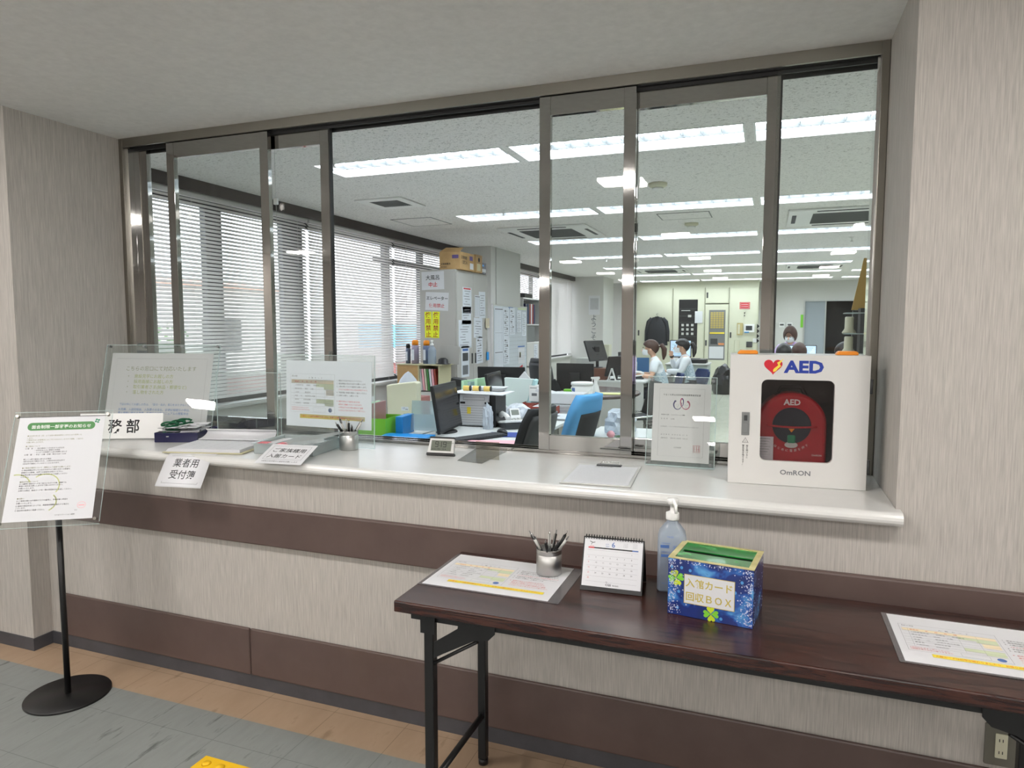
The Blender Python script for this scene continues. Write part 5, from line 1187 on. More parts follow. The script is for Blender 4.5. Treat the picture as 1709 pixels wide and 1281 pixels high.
MB().lathe([(0, 0), (.085, 0), (.098, .215), (0, .215)], n=32).build('pail', 'white', b); MB().lathe([(.104, .215), (.104, .235), (.098, .240), (0, .240)], n=32).build('lid', 'white', b)
MB().tube([(.10*math.cos(t), -.10*math.sin(t)-.006, .19-.045*math.sin(t)) for t in [PI*i/14 for i in range(15)]], .003, 6).build('handle', 'white', b)
lb = MB().slab(lambda u, v: ((.0955)*math.sin(-1.1+.6*u) and (.0965*math.sin(-1.1+.6*u), -.0965*math.cos(-1.1+.6*u), .12+.07*v), (0, -1, 0)), .001, 6, 2).build('label_sticker', 'ink_blue', b)
b = thing('spray_bottle', 'white trigger spray bottle right of the bucket', 'spray bottle', (-1.535, 6.40-.02, DT+.001), .2)
prb = [(0, 0), (.040, 0), (.042, .01), (.040, .14), (.028, .19), (.016, .215), (.016, .24), (0, .24)]
MB().lathe(prb, n=24).build('bottle_body', 'white', b); MB().prism([(-.045, .275), (.035, .28), (.04, .262), (.012, .24), (-.012, .24), (-.02, .258), (-.045, .262)], -.012, .012, 'y').build('spray_head', 'white', b); MB().prism([(-.035, .262), (-.025, .262), (-.032, .215), (-.038, .215)], -.004, .004, 'y').build('trigger', 'white', b)
o = MB().bx(-.04, .04, -.02, .02, 0, .045).build('green_sponge', 'lime', loc=(-1.76, 6.22, DT+.125), bevel=.006); tag(o, 'small lime sponge on a tin left of the bucket', 'sponge')
o = MB().lathe([(0, 0), (.05, 0), (.05, .124), (0, .124)], n=20).build('white_tin', 'white', loc=(-1.76, 6.22, DT+.001)); tag(o, 'white tin under the lime sponge', 'tin')
# ---- side table with plastic bag and flower figure
s_ = thing('side_table', 'low white side table holding a plastic bag behind the sash rail', 'table', (-.98, 4.95, 0))
MB().bx(-.25, .25, -.35, .35, .645, .67).build('table_top', 'desk', s_, bevel=.003)
for sx in (-1, 1):
    for sy in (-1, 1): MB().cyl((sx*.22, sy*.32, 0), (sx*.22, sy*.32, .645), .014, n=10).build('leg', 'light_grey', s_)
crumple('plastic_bag', 'big crumpled clear plastic bag right of the blue chair', 'bag', (-1.02, 5.02, .671), .12, 'bag', (.95, 1.1, 1.0), 8, amp=.15)
f = thing('artificial_flower', 'pink artificial rose with green leaves on the white side table', 'flower', (-1.03, 4.75, .671), .5)
MB().lathe([(0, .045), (.012, .05), (.028, .035), (.030, .02), (.015, .002), (0, 0)], n=10).build('blossom', mat('rose_pink', (222, 160, 168), .7), f)
MB().tube([(.02, 0, .012), (.07, .01, .012), (.11, 0, .008)], .004, 6).build('stem', mat('stem_green', (60, 90, 50), .7), f); MB().prism([(.03, -.02), (.05, .0), (.09, .02), (.06, .03)], .004, .007, 'z').build('leaf', 'ink_green', f)
# ================================================================ TALL CABINET, COLUMN, SHELVES
K = thing('tall_cabinet', 'tall grey two-door steel cabinet covered with notices beside the blinds', 'cabinet', (-3.55, 7.56, 0))
cx0, cx1, cy0, cy1, chh = -.235, .235, -.46, .46, 2.10
MB().bx(cx0, cx1-.02, cy0, cy1, 0, chh).build('cabinet_body', 'locker', K, bevel=.004)
for a, b_, hs in ((cy0+.003, -.002, -.05), (.002, cy1-.003, .05)):
    d_ = MB().bx(cx1-.019, cx1, a, b_, .06, chh-.03).build('door', 'locker', K, bevel=.003)
    MB().bx(cx1, cx1+.012, hs-.008, hs+.008, 1.02, 1.14).build('handle', 'dark_grey', d_)
def side_sign(label, x, z, w, h, rot, fn, m='paper'):
    o = MB().bx(-w/2, w/2, -.0004, .0004, -h/2, h/2).build('paper_sign', m, loc=(x, 7.0988, z), rot=(0, rot, 0)); tag(o, label, 'paper sign')
    tx = TX(); fn(tx); tx.build('printed_text', o, loc=(0, -.0004, 0)); return o
side_sign('white sheet with black and red characters at the top of the cabinet side', -3.615, 1.978, .285, .205, -.02, lambda t: (t.t('大風呂', 0, .012, .060, 'ink', .01, 'c'), t.t('中止', 0, -.066, .058, 'ink_red', .02, 'c')))
side_sign('white sheet about the lift with red characters, second on the cabinet side', -3.565, 1.742, .292, .205, .05, lambda t: (t.t('エレベーター', 0, .018, .046, 'ink', .02, 'c'), t.t('使用禁止', 0, -.066, .050, 'ink_red', .008, 'c')))
def yl(t):
    for i, ch in enumerate('使用禁止'): t.t(ch, 0, .085-.074*i, .068, 'dark_red', .012, 'c')
side_sign('fluorescent yellow strip with red characters, left of the pair on the cabinet side', -3.678, 1.478, .090, .296, -.02, yl, 'fluo')
side_sign('fluorescent yellow strip with red characters, right of the pair on the cabinet side', -3.582, 1.476, .092, .300, .03, yl, 'fluo')
def door_sheet(label, y, z, w, h, rot=0, kind=0, x=-3.3145):
    o = MB().bx(-.0004, .0004, -w/2, w/2, -h/2, h/2).build('posted_sheet', 'paper_b', loc=(x, y, z), rot=(rot, 0, 0)); tag(o, label, 'notice', None)
    tx = TX(); random.seed(int(y*100+z*37)); n = int(h/.03)
    if kind == 2: tx.rect(-w*.35, w*.35, h*.02, h*.28, 'dark_grey').rect(-w*.35, w*.35, -h*.42, -h*.12, 'ink_soft').rect(-w*.35, w*.35, h*.34, h*.42, 'ink_blue')
    elif kind == 3: tx.rect(-w*.45, w*.45, h*.42, h*.46, 'ink_soft'); [tx.line([(-w*.45+w*.9*i/5, -h*.45), (-w*.45+w*.9*i/5, h*.38)], .004, 'ink_soft') for i in range(6)]
    else:
        if kind == 1: tx.rect(-w*.4, w*.4, h*.42, h*.47, 'ink_red')
        for i in range(1, n): tx.rect(-w*.4+w*.1*(i % 3), w*.4-w*random.uniform(0, .4), h*.44-.03*i, h*.44-.03*i+.006, 'ink_soft')
        if kind == 4: [tx.rect(-w*.3+w*.35*(i % 2), -w*.05+w*.35*(i % 2), h*.35-h*.2*i, h*.35-h*.2*i+h*.06, 'mid_grey') for i in range(4)]
    tx.build('printed_text', o, loc=(.0005, 0, 0), rot=(0, 0, PI/2)); return o
door_sheet('sheet with red heading at the top of the left cabinet door', 7.38, 1.76, .25, .30, 0, 1)
door_sheet('portrait sheet below the red-headed one on the left cabinet door', 7.36, 1.585, .26, .20, .02, 0)
door_sheet('pair of pale sheets at mid height on the left cabinet door', 7.32, 1.37, .36, .32, 0, 0)
door_sheet('sheet with dark photographs low on the left cabinet door', 7.32, 1.05, .22, .36, 0, 2)
door_sheet('narrow sheet on the upper right cabinet door, left one', 7.68, 1.70, .16, .26, 0, 3, -3.3139)
door_sheet('sheet with clip on the upper right cabinet door, right one', 7.83, 1.72, .20, .32, .03, 0)
door_sheet('sheet at mid height on the right cabinet door', 7.70, 1.44, .26, .24, -.03, 0)
door_sheet('calendar-like sheet low on the right cabinet door', 7.74, 1.17, .20, .32, .04, 4)
b = thing('fly_swatter', 'beige card and blue ribbon hanging on the right edge of the cabinet door', 'hanging item', (-3.305, 7.97, 1.50), (0, 0, 0))
MB().bx(0, .008, -.06, .05, -.06, .06).build('card', mat('beige_card', (206, 196, 172), .7), b); MB().cyl((.004, 0, -.06), (.004, 0, -.42), .003, n=6).build('cord', 'light_grey', b); MB().bx(0, .01, -.03, .03, -.46, -.36).build('blue_tag', 'sky_blue', b)
# boxes on top
def carton(label, loc, yaw, w, d, h, txt=None, group=None):
    c = thing('cardboard_box', label, 'cardboard box', loc, math.radians(yaw), group)
    MB().bx(-w/2, w/2, -d/2, d/2, 0, h).build('carton', 'kraft', c, bevel=.002)
    if txt: txt(c, w, d, h)
    return c
def t1(c, w, d, h):
    MB().add([(-w/2, -d/2, h), (w/2, -d/2, h), (w/2-.02, -d/2+.14, h+.055), (-w/2+.03, -d/2+.12, h+.06)], [(0, 1, 2, 3)]).add([(-w/2, -d/2, h+.002), (w/2, -d/2, h+.002), (w/2-.02, -d/2+.14, h+.057), (-w/2+.03, -d/2+.12, h+.062)], [(0, 1, 2, 3)]).build('open_flap', 'kraft', c)
    tx = TX(); tx.rect(.03, .11, h*.62, h*.82, 'ink_indigo_soft').t('災害備蓄用', -w/2+.02, h*.28, .024, 'ink', .01).t('保存食品', -w/2+.02, h*.12, .018, 'ink').build('box_print', c, loc=(0, -d/2-.0005, 0))
    tx = TX(); tx.t('災害備蓄', -d/2+.03, h*.62, .04, 'ink', .01).t('12個入', -d/2+.05, h*.35, .05, 'ink', .02).rect(d/2-.13, d/2-.03, h*.1, h*.45, 'paper').rect(d/2-.14, d/2-.05, h*.6, h*.85, 'ink_indigo_soft').build('box_print', c, loc=(w/2+.0005, 0, 0), rot=(0, 0, PI/2))
M['ink_indigo_soft'] = mat('purple_print', (96, 80, 130), .6)
carton('large kraft carton with open flap on top of the tall cabinet', (-3.425, 7.35, 2.101), 0, .26, .40, .20, t1)
def t2(c, w, d, h):
    TX().rect(-.06, .05, h*.1, h*.5, 'beige_card_m').poly(arc(0, h*.72, .028, .028, 0, 2*PI, 16)[:-1], 'ink').frame(-.08, .08, h*.55, h*.92, .004, 'ink_soft').build('box_print', c, loc=(w/2+.0005, 0, 0), rot=(0, 0, PI/2))
M['beige_card_m'] = mat('beige_print', (206, 196, 160), .7)
carton('narrow kraft carton with round hole on top of the tall cabinet', (-3.42, 7.70, 2.101), 0, .24, .20, .21, t2)
c = thing('printer_ink_box', 'small dark blue printed box at the right end of the cabinet top', 'box', (-3.40, 7.90, 2.101)); MB().bx(-.08, .08, -.07, .07, 0, .135).build('carton', 'navy', c, bevel=.002); TX().rect(-.06, .06, .02, .06, 'paper').rect(-.05, .0, .09, .11, 'sky_blue').build('box_print', c, loc=(.0805, 0, 0), rot=(0, 0, PI/2))
# organiser in front of the cabinet with sprays
Z = thing('wooden_file_shelf', 'brown file shelf before the tall cabinet holding cans and folders', 'shelf', (-3.62, 6.88, 0), 0)
MB().bx(-.26, .26, -.15, .15, 0, .74).build('base_cupboard', 'light_grey', Z)
MB().bx(-.26, .0, -.15, .15, .745, 1.03).build('cardboard_side', 'kraft', Z); MB().bx(.0, .012, -.15, .15, .745, 1.03).bx(.248, .26, -.15, .15, .745, 1.03).bx(.012, .248, .14, .15, .745, 1.03).build('file_slot', 'beige_board', Z)
MB().bx(-.26, .30, -.16, .15, 1.031, 1.043).build('shelf_top', 'beige_board', Z)
for i, (m_, l_) in enumerate((('paper', 'white'), ('pink_paper', 'pink'), ('ivory', 'cream'), ('ink_green', 'green'), ('paper', 'thin white'), ('pink_paper', 'salmon'), ('brick_red', 'dark red'))):
    o = MB().bx(-.010, .010, -.12, .12, 0, .24).build('paper_file', m_, loc=(-3.585+.030*i, 6.87, .752), rot=(0, -.10, 0)); tag(o, '%s file standing in the slot of the brown file shelf' % l_, 'file', 'files in the brown shelf')
def can(label, x, y, z, r, h, body, cap, name='spray_can', cat='spray can'):
    c = thing(name, label, cat, (x, y, z)); MB().lathe([(0, 0), (r, 0), (r, h*.74), (r*.8, h*.78), (0, h*.78)], n=20).build('can_body', body, c)
    MB().lathe([(r*.86, h*.78), (r*.86, h*.94), (r*.6, h), (0, h)], n=20).build('cap', cap, c); MB().bx(-r*.5, r*.2, -r*1.02, -r*.95, h*.15, h*.6).build('label_sticker', 'paper_b', c); return c
sz = 1.044
can('dark spray can with black cap, leftmost on the brown file shelf', -3.80, 6.84, sz, .028, .22, mat('slate_can', (96, 108, 130), .35), 'black')
can('spray can with orange trigger cap, left of the two orange ones', -3.70, 6.82, sz, .042, .265, mat('grey_violet_can', (150, 140, 160), .35), 'orange')
can('spray can with orange trigger cap next to the clear bottle', -3.58, 6.86, sz, .040, .26, mat('blue_grey_can', (96, 110, 140), .35), 'orange')
q = copy_tree(Q); q.location = (-3.48, 6.80, sz); q['label'] = 'clear sanitiser pump bottle on the brown file shelf before the cabinet'
for ch in list(q.children):
    if ch.name.startswith('label_print'): bpy.data.objects.remove(ch)
o = MB().bx(-.12, .12, -.004, .004, 0, .20).build('tilted_card', 'locker', loc=(-3.34, 6.94, sz), rot=(0, .08, 0)); tag(o, 'grey card leaning behind the black cap on the brown file shelf', 'card')
o = MB().lathe([(0, .07), (.03, .068), (.055, .05), (.06, .01), (.09, .004), (.09, 0), (0, 0)], n=24, sx=1.0, sy=.8).build('plastic_dome', 'black_plastic', loc=(-3.36, 6.83, sz)); tag(o, 'black plastic dome lying on the right end of the brown file shelf', 'dome')
# column whiteboard
WB = thing('whiteboard', 'tall whiteboard crowded with timetables on the side of the white column', 'whiteboard', (-3.70, 9.83, 0), 0)
MB().bx(-.012, .012, -.71, .71, .55, 1.755).build('board', mat('whiteboard_white', (206, 214, 222), .25), WB)
MB().bx(-.014, .016, -.73, .73, 1.755, 1.775).bx(-.014, .016, -.73, .73, .53, .55).bx(-.014, .016, -.73, -.71, .55, 1.755).bx(-.014, .016, .71, .73, .55, 1.755).build('frame', 'alu', WB)
for s_ in (-1, 1): MB().cyl((0, s_*.6, 0), (0, s_*.6, .53), .014, n=10).build('leg', 'alu', WB)
tx = TX()
for i in range(24): tx.line([(-.30+.042*i, -.75), (-.30+.042*i, .50)], .0016, 'ink_soft')
for i in range(20): tx.line([(-.30, -.7+.06*i), (.70, -.7+.06*i)], .0016, 'ink_soft')
tx.rect(-.12, .08, .565, .595, 'ink_blue').rect(.30, .70, .565, .595, 'ink_palegreen')
tx.rect(.30, .62, -.02, .0, 'ink_blue').rect(.32, .62, -.28, -.03, 'paper').rect(.38, .44, -.18, -.1, 'yellow_bar')
tx.poly([(.33, -.34), (.52, -.30), (.53, -.335), (.34, -.375)], 'ink_red').poly([(.40, -.46), (.60, -.42), (.60, -.45), (.41, -.49)], 'ink_red').rect(-.18, .15, -.42, -.39, 'ink_blue').rect(.18, .36, -.42, -.39, 'ink_green')
tx.build('board_print', WB, loc=(.0135, 0, 1.155), rot=(0, 0, PI/2))
k = 0
for y, z, w, h, kd in ((9.32, 1.55, .34, .36, 3), (9.32, 1.24, .34, .30, 3), (9.32, .96, .34, .28, 3), (9.62, 1.52, .24, .44, 4), (9.62, 1.10, .24, .40, 4), (9.88, 1.54, .22, .40, 4), (10.18, 1.54, .20, .34, 0), (10.42, 1.50, .20, .38, 0), (9.34, .76, .30, .10, 1)):
    k += 1; door_sheet('timetable sheet on the whiteboard, %s' % ('top left with columns', 'middle left with columns', 'lower left with columns', 'upper second column', 'lower second column', 'under the blue header', 'narrow sheet near the right edge', 'narrow sheet overlapping the right frame', 'small one with red heading at bottom left')[k-1], y, z, w, h, 0, kd, -3.6855+.0012*(k % 2))
# column notices & jamb boards
o = MB().bx(-.002, .012, -.5, .5, 0, .83).build('grey_wall_panel', 'light_grey', loc=(-3.749, 9.86, 1.77), bevel=.003); tag(o, 'large plain grey panel on the column above the whiteboard', 'wall panel')
# shelf unit beyond column
H = thing('open_shelf_unit', 'grey open shelf unit with binders beyond the whiteboard column', 'shelf', (-3.97, 11.0, 0))
mb = MB().bx(-.22, .22, -.45, -.43, 0, 1.93).bx(-.22, .22, .43, .45, 0, 1.93).bx(-.22, -.20, -.43, .43, 0, 1.93).build('carcass', 'light_grey', H)
for z in (.04, .78, 1.18, 1.48, 1.91): MB().bx(-.20, .22, -.43, .43, z, z+.02).build('shelf_board', 'white', H)
d_ = MB().bx(.20, .22, -.43, .43, .06, 1.18).build('door', 'office_wall', H); MB().bx(.22, .235, .30, .33, .6, .8).build('handle', 'dark_grey', d_)
for i, m_ in enumerate(('navy', 'chair_navy', 'navy', 'brick_red', 'paper', 'brick_red', 'chair_navy')):
    o = MB().bx(-.12, .12, -.03, .03, 0, .33).build('ring_binder', m_, loc=(-3.86, 10.68+.068*i, 1.501), bevel=.004); tag(o, 'ring binder on the upper shelf beyond the column', 'binder', 'ring binders on the open shelf unit')
o = MB().bx(-.1, .1, -.2, .2, 0, .27).build('grey_file', 'mid_grey', loc=(-3.87, 11.0, 1.201), bevel=.003); tag(o, 'wide grey file box on the middle shelf of the open unit', 'file box')
o = MB().bx(-.1, .1, -.02, .02, 0, .26).build('yellow_file', 'yellow', loc=(-3.87, 10.70, 1.201)); tag(o, 'thin yellow file left of the grey file box', 'file')
o = MB().bx(-.12, .12, -.2, .2, 0, .08).build('black_case', 'black_plastic', loc=(-3.95, 11.05, 1.931), bevel=.004); tag(o, 'flat black case on top of the open shelf unit', 'case')
door_sheet('narrow sheet with clip on the door of the open shelf unit', 11.2, .98, .20, .36, 0, 0, -3.7475)
# column 2 posters
o = MB().bx(-.13, .13, -.0004, .0004, -.22, .22).build('column_notice', 'paper', loc=(-3.79, 15.549, 1.95)); tag(o, 'white notice on the far pillar', 'notice'); tx = TX()
for i in range(7): tx.rect(-.09+.028*i, -.08+.028*i, -.1, .16, 'ink_soft')
tx.build('printed_text', o, loc=(0, -.0004, 0))
o = TX()
cal = bpy.data.objects.new('column_lettering', bpy.data.meshes.new('column_lettering')); COL.objects.link(cal); cal.location = (-3.80, 15.549, 1.45); tag(cal, 'dark brush characters running down the far pillar', 'lettering')
o.t('ようこそ', 0, .16, .15, 'ink_soft', .01, vert=True); PENDING.append((cal, o, None))
# ================================================================ FAR WALL
def locker(label, x0, x1, z0, z1, y=18.1, handle=None, win=None):
    l = thing('wall_cupboard', label, 'cupboard', ((x0+x1)/2, y, 0), 0, None); w = (x1-x0)/2
    MB().bx(-w, w, .02, .68, z0, z1).build('cupboard_body', 'cream', l)
    if win:
        a, b, c, d = win; a -= (x0+x1)/2; b -= (x0+x1)/2
        MB().bx(-w+.02, a, 0, .019, z0+.01, z1-.02).bx(b, w-.02, 0, .019, z0+.01, z1-.02).bx(a, b, 0, .019, z0+.01, c).bx(a, b, 0, .019, d, z1-.02).build('door', 'cream', l)
    else: MB().bx(-w+.02, w-.02, 0, .019, z0+.01, z1-.02).build('door', 'cream', l, bevel=.004)
    if handle: MB().bx(handle[0]-(x0+x1)/2-.02, handle[0]-(x0+x1)/2+.02, -.008, -.0005, handle[1]-.07, handle[1]+.07).build('handle', 'dark_grey', l)
    return l
H_ = 2.44
locker('cream wall cupboard on the left, behind the hanging dark jacket', -3.30, -2.36, .1, H_, handle=(-3.22, 1.30))
L2 = locker('cream equipment cupboard with tall dark glazed opening', -2.35, -1.56, .1, H_, win=(-2.20, -1.73, .90, 2.15))
L3 = locker('cream cupboard with glazed alarm board opening', -1.55, -.98, .1, 2.02, handle=(-1.51, 1.05), win=(-1.45, -1.05, .62, 1.88))
locker('small upper cream cupboard above the alarm board cupboard', -1.55, -.98, 2.04, H_, handle=(-1.50, 2.25))
L4 = locker('cream cupboard with intercom panels on the right', -.97, -.28, .1, H_, handle=(-.92, 1.25))
S_('wall_bulkhead', 'cream', (-3.32, -.27, 18.12, 18.79, H_, ZC), (-3.32, -.27, 18.14, 18.79, 0, .1))
# content of the dark opening
e = thing('equipment_rack', 'black equipment rack behind the glazed cream cupboard', 'equipment rack', (-1.965, 18.095, 0))
MB().bx(-.232, .232, .005, .022, .902, 2.148).build('rack_back', 'black_plastic', e)
mb = MB()
random.seed(2)
for r_ in range(3):
    for c_ in range(3):
        mb.bx(-.16+.12*c_, -.10+.12*c_, -.004, .004, 1.25+.11*r_, 1.31+.11*r_)
mb.build('module', 'light_grey', e)
for z in (1.2, 1.56, 1.72, 1.9): MB().bx(-.22, .22, -.003, .004, z, z+.018).build('rail', 'dark_grey', e)
MB().bx(-.17, .05, -.012, .003, 1.86, 1.875).build('shelf_item', 'light_grey', e); MB().bx(.0, .08, -.01, .003, 1.70, 1.76).build('switch', 'light_grey', e)
o = sheet('posted_sheet', 'white sheet taped beside the dark equipment rack opening', 'notice', (-1.70, 18.083, 1.70), 0, 0, .19, .30, 'paper')
# alarm board
e = thing('alarm_board', 'alarm board with rows of amber tiles behind the glazed cupboard door', 'alarm panel', (-1.25, 18.095, 0))
MB().bx(-.197, .197, .005, .022, .622, 1.878).build('board_plate', 'mid_grey', e)
mb = MB()
for r_ in range(9):
    for c_ in range(5): mb.bx(-.16+.066*c_, -.105+.066*c_, -.002, .006, 1.42+.046*r_, 1.455+.046*r_)
mb.build('indicator_tiles', mat('amber_tile', (190, 170, 100), .5), e); MB().bx(-.17, .18, -.003, .004, 1.28, 1.32).build('yellow_label', 'yellow_bar', e); MB().bx(-.15, .02, -.006, .004, 1.02, 1.16).build('meter_panel', 'dark_grey', e); MB().bx(.04, .18, -.003, .004, 1.0, 1.05).build('orange_label', mat('amber_orange', (214, 140, 90), .6), e); MB().bx(-.18, .17, -.004, .004, .66, .96).build('drawing', 'paper', e)
def wall_item(name, label, cat, x, z, w, h, d, m, extra=None, y=18.098):
    t = thing(name, label, cat, (x, y-.0, z)); MB().bx(-w/2, w/2, -d, 0, -h/2, h/2).build('case', m, t, bevel=min(.004, d*.3))
    if extra:
        for nm, a, b, c, dd, mm in extra: MB().bx(a, b, -d-.004, -d+.0005, c, dd).build(nm, mm, t)
    return t
o = sheet('posted_sheet', 'red printed notice on the cream cupboard', 'notice', (-.60, 18.097, 1.98), 0, 0, .24, .17, 'ink_red'); TX().frame(-.10, .10, -.07, .07, .006, 'paper').rect(-.08, .08, .02, .03, 'paper').rect(-.08, .08, -.03, -.02, 'paper').build('printed_text', o, loc=(0, -.0004, 0))
wall_item('wall_phone', 'beige wall telephone recessed in the cream cupboard', 'telephone', -.70, 1.40, .14, .30, .02, mat('tan_recess', (190, 174, 120), .5), [('handset', -.05, .0, -.12, .12, 'ivory')])
wall_item('intercom', 'white intercom with grey screen right of the recessed telephone', 'intercom', -.48, 1.42, .24, .20, .04, 'white', [('screen', -.08, .07, -.05, .06, 'dark_grey'), ('foot_label', -.11, .0, -.11, -.085, 'sky_blue')])
wall_item('wall_phone', 'beige wall telephone low on the cream cupboard', 'telephone', -.76, .98, .12, .30, .04, 'ivory', [('handset', -.05, .0, -.13, .13, 'cream')])
wall_item('control_box', 'small dark control box beside the low wall telephone', 'control box', -.47, 1.02, .14, .14, .03, 'dark_grey', None)
wall_item('notice_plate', 'white plate at the right edge of the lower cream cupboard', 'notice', -.33, 1.12, .12, .10, .01, 'white', None)
for i, z in enumerate((1.80, 1.73)):
    o = MB().cyl((0, 0, 0), (0, -.012, 0), .014, n=12).build('knob', 'black', loc=(-.60, 18.0985, z)); tag(o, '%s black round knob under the red notice' % ('upper', 'lower')[i], 'knob')
o = MB().prism([(-.05, 0)]+[(-.05+.1*(i % 2)*.6, .06*i) for i in range(1, 9)]+[(-.05, .54)], -.03, 0, 'y').build('cable_spiral', 'black', loc=(-.25, 18.09, 1.05)); tag(o, 'black coiled cable hanging at the end of the cream cupboards', 'cable')
# jacket on hanger
J = thing('hanging_jacket', 'dark jacket on a hanger against the cream cupboard', 'jacket', (-2.72, 17.96, 1.70))
def jk(u, v):
    w = .12+.10*min(1, v*3.2)+.05*v; th = .05+.03*math.sin(PI*min(1, v*1.2)); a = 2*PI*u
    return (w*math.cos(a)*(1+.02*math.sin(a*6)), th*math.sin(a), .0-.10*0-.72*v-.045*(abs(math.cos(a))**2)*min(1, v*4)*0)
MB().grid(lambda u, v: jk(u, v), 28, 14).build('jacket_body', mat('charcoal_cloth', (40, 44, 50), .85), J)
for s_ in (-1, 1): MB().tube([(s_*.14, 0, -.03), (s_*.22, 0, -.12), (s_*.265, .0, -.35), (s_*.275, -.01, -.62)], [.05, .055, .05, .042], 12).build('sleeve', mat('charcoal_sleeve', (38, 42, 48), .85), J)
MB().tube([(-.18, 0, -.04), (0, 0, .02), (.18, 0, -.04)], .008, 6).build('hanger', 'dark_grey', J); MB().tube([(0, 0, .02), (0, 0, .05)]+[(.022*math.sin(t), 0, .072-.022*math.cos(t)) for t in [PI*i/6*-1 for i in range(0, 9)]], .004, 6).build('hook', 'dark_grey', J)
MB().prism([(-.05, .02), (0, -.12), (.05, .02)], -.065, -.04, 'y').build('collar', 'chair_black', J)
o = MB().cyl((0, .0, 0), (0, -.13, 0), .005, n=8).build('wall_hook', 'chrome', loc=(-2.72, 18.098, 1.795)); tag(o, 'small metal wall hook carrying the jacket', 'hook')
# sliding door right (structure)
r = thing('door_1', '', 'd'); del r['label']; del r['category']; r['kind'] = 'structure'
MB().bx(.80, 1.95, 18.78, 18.82, 2.09, 2.13).bx(.78, .81, 18.78, 18.82, 0, 2.13).bx(1.94, 1.97, 18.78, 18.82, 0, 2.13).build('door_frame', 'alu', r)
MB().bx(.815, 1.29, 18.83, 18.86, .01, 2.09).build('door_leaf', mat('grey_blue_door', (150, 158, 164), .5), r); MB().bx(1.27, 1.30, 18.815, 18.83, .01, 2.09).build('door_stile', 'alu', r)
struct(MB().bx(1.30, 1.95, 19.1, 19.12, 0, 2.4).build('corridor_shade_panel', mat('passage_shade_paint', (16, 15, 16), .8)))  # near-black panel paints in the shade inside the passage
o = MB().bx(-.03, .03, -.012, 0, -.16, .16).build('green_strip', 'lime', loc=(.745, 18.798, 1.60)); tag(o, 'narrow green strip sign left of the far sliding door', 'sign')
for i, x in enumerate((.28, .46)): wall_item('thermostat', 'white air conditioning controller on the far wall, %s one' % ('left', 'right')[i], 'thermostat', x, 1.50, .13, .12, .02, 'white', [('display', -.045, .045, -.01, .03, 'dark_grey')], y=18.799)
# grey cabinet with printer, left of the certificate
G = thing('low_cabinet', 'pale grey low cabinet with rounded top behind the women', 'cabinet', (-1.31, 12.35, 0))
MB().bx(-.34, .34, -.35, .35, 0, .80).build('cabinet_body', mat('grey_green_cabinet', (176, 186, 180), .5), G, bevel=.006); MB().bx(-.36, .36, -.37, .37, .801, .83).build('cabinet_top', 'light_grey', G, bevel=.01)
g = thing('printer', 'flat black printer on the pale grey low cabinet', 'printer', (-1.22, 12.3, .831)); MB().bx(-.22, .22, -.18, .18, 0, .07).build('printer_body', 'black_plastic', g, bevel=.01); MB().bx(-.2, .1, -.1, .1, .0705, .08).build('scanner_lid', 'dark_grey', g)
g = thing('desktop_printer', 'white desktop printer with dark buttons behind the second woman', 'printer', (-1.48, 12.62, .831)); MB().bx(-.14, .16, -.02, .06, 0, .30).build('printer_body', 'white', g, bevel=.01); MB().bx(-.05, .10, -.028, -.0205, .16, .20).build('button_row', 'mid_grey', g)
crumple('bin_bag', 'black bin bag sagging before the far cream cupboards', 'bin bag', (-.92, 15.6, 0), .34, 'bin_bag', (.72, .7, 1.25), 12, amp=.10)
# desk screens & bottles near women
o = MB().bx(-.17, .17, -.01, .01, 0, .25).build('blue_divider', mat('petrol_blue', (48, 96, 140), .6), loc=(-1.93, 10.85, .721), rot=(0, 0, .1)); tag(o, 'petrol blue desk divider behind the woman with brown hair', 'divider')
can('white bottle with blue print standing before the woman with brown hair', -1.83, 9.95, .721, .045, .30, 'white', 'white', 'sanitiser_bottle', 'bottle')
o = MB().prism([(-.06, 0), (-.045, 0), (.0, .14), (.045, 0), (.06, 0), (.008, .165), (-.008, .165)], -.02, .02, 'y').build('white_tablet_stand', 'white', loc=(-2.02, 9.33, .721)); tag(o, 'white A-shaped stand at the near end of the typing desk', 'stand')
o = MB().bx(-.17, .17, -.14, .14, 0, .16).build('brown_box', mat('brown_box', (110, 74, 60), .6), loc=(-2.27, 9.45, .721), bevel=.003); tag(o, 'brown box under the tilted monitor by the pillar', 'box')
bpy.data.objects['computer_monitor.004'].location = (-2.24, 9.46, .882)
o = MB().bx(-.16, .16, -.10, .10, 0, .22).build('file_basket', 'ivory', loc=(-2.55, 10.9, .95)); tag(o, 'ivory basket of papers on the shelf by the far pillar', 'basket')
o = MB().bx(-.30, .30, -.16, .16, 0, .95-.001).build('side_shelf', 'light_grey', loc=(-2.62, 10.95, 0), bevel=.004); tag(o, 'pale side shelf left of the second desk', 'shelf')
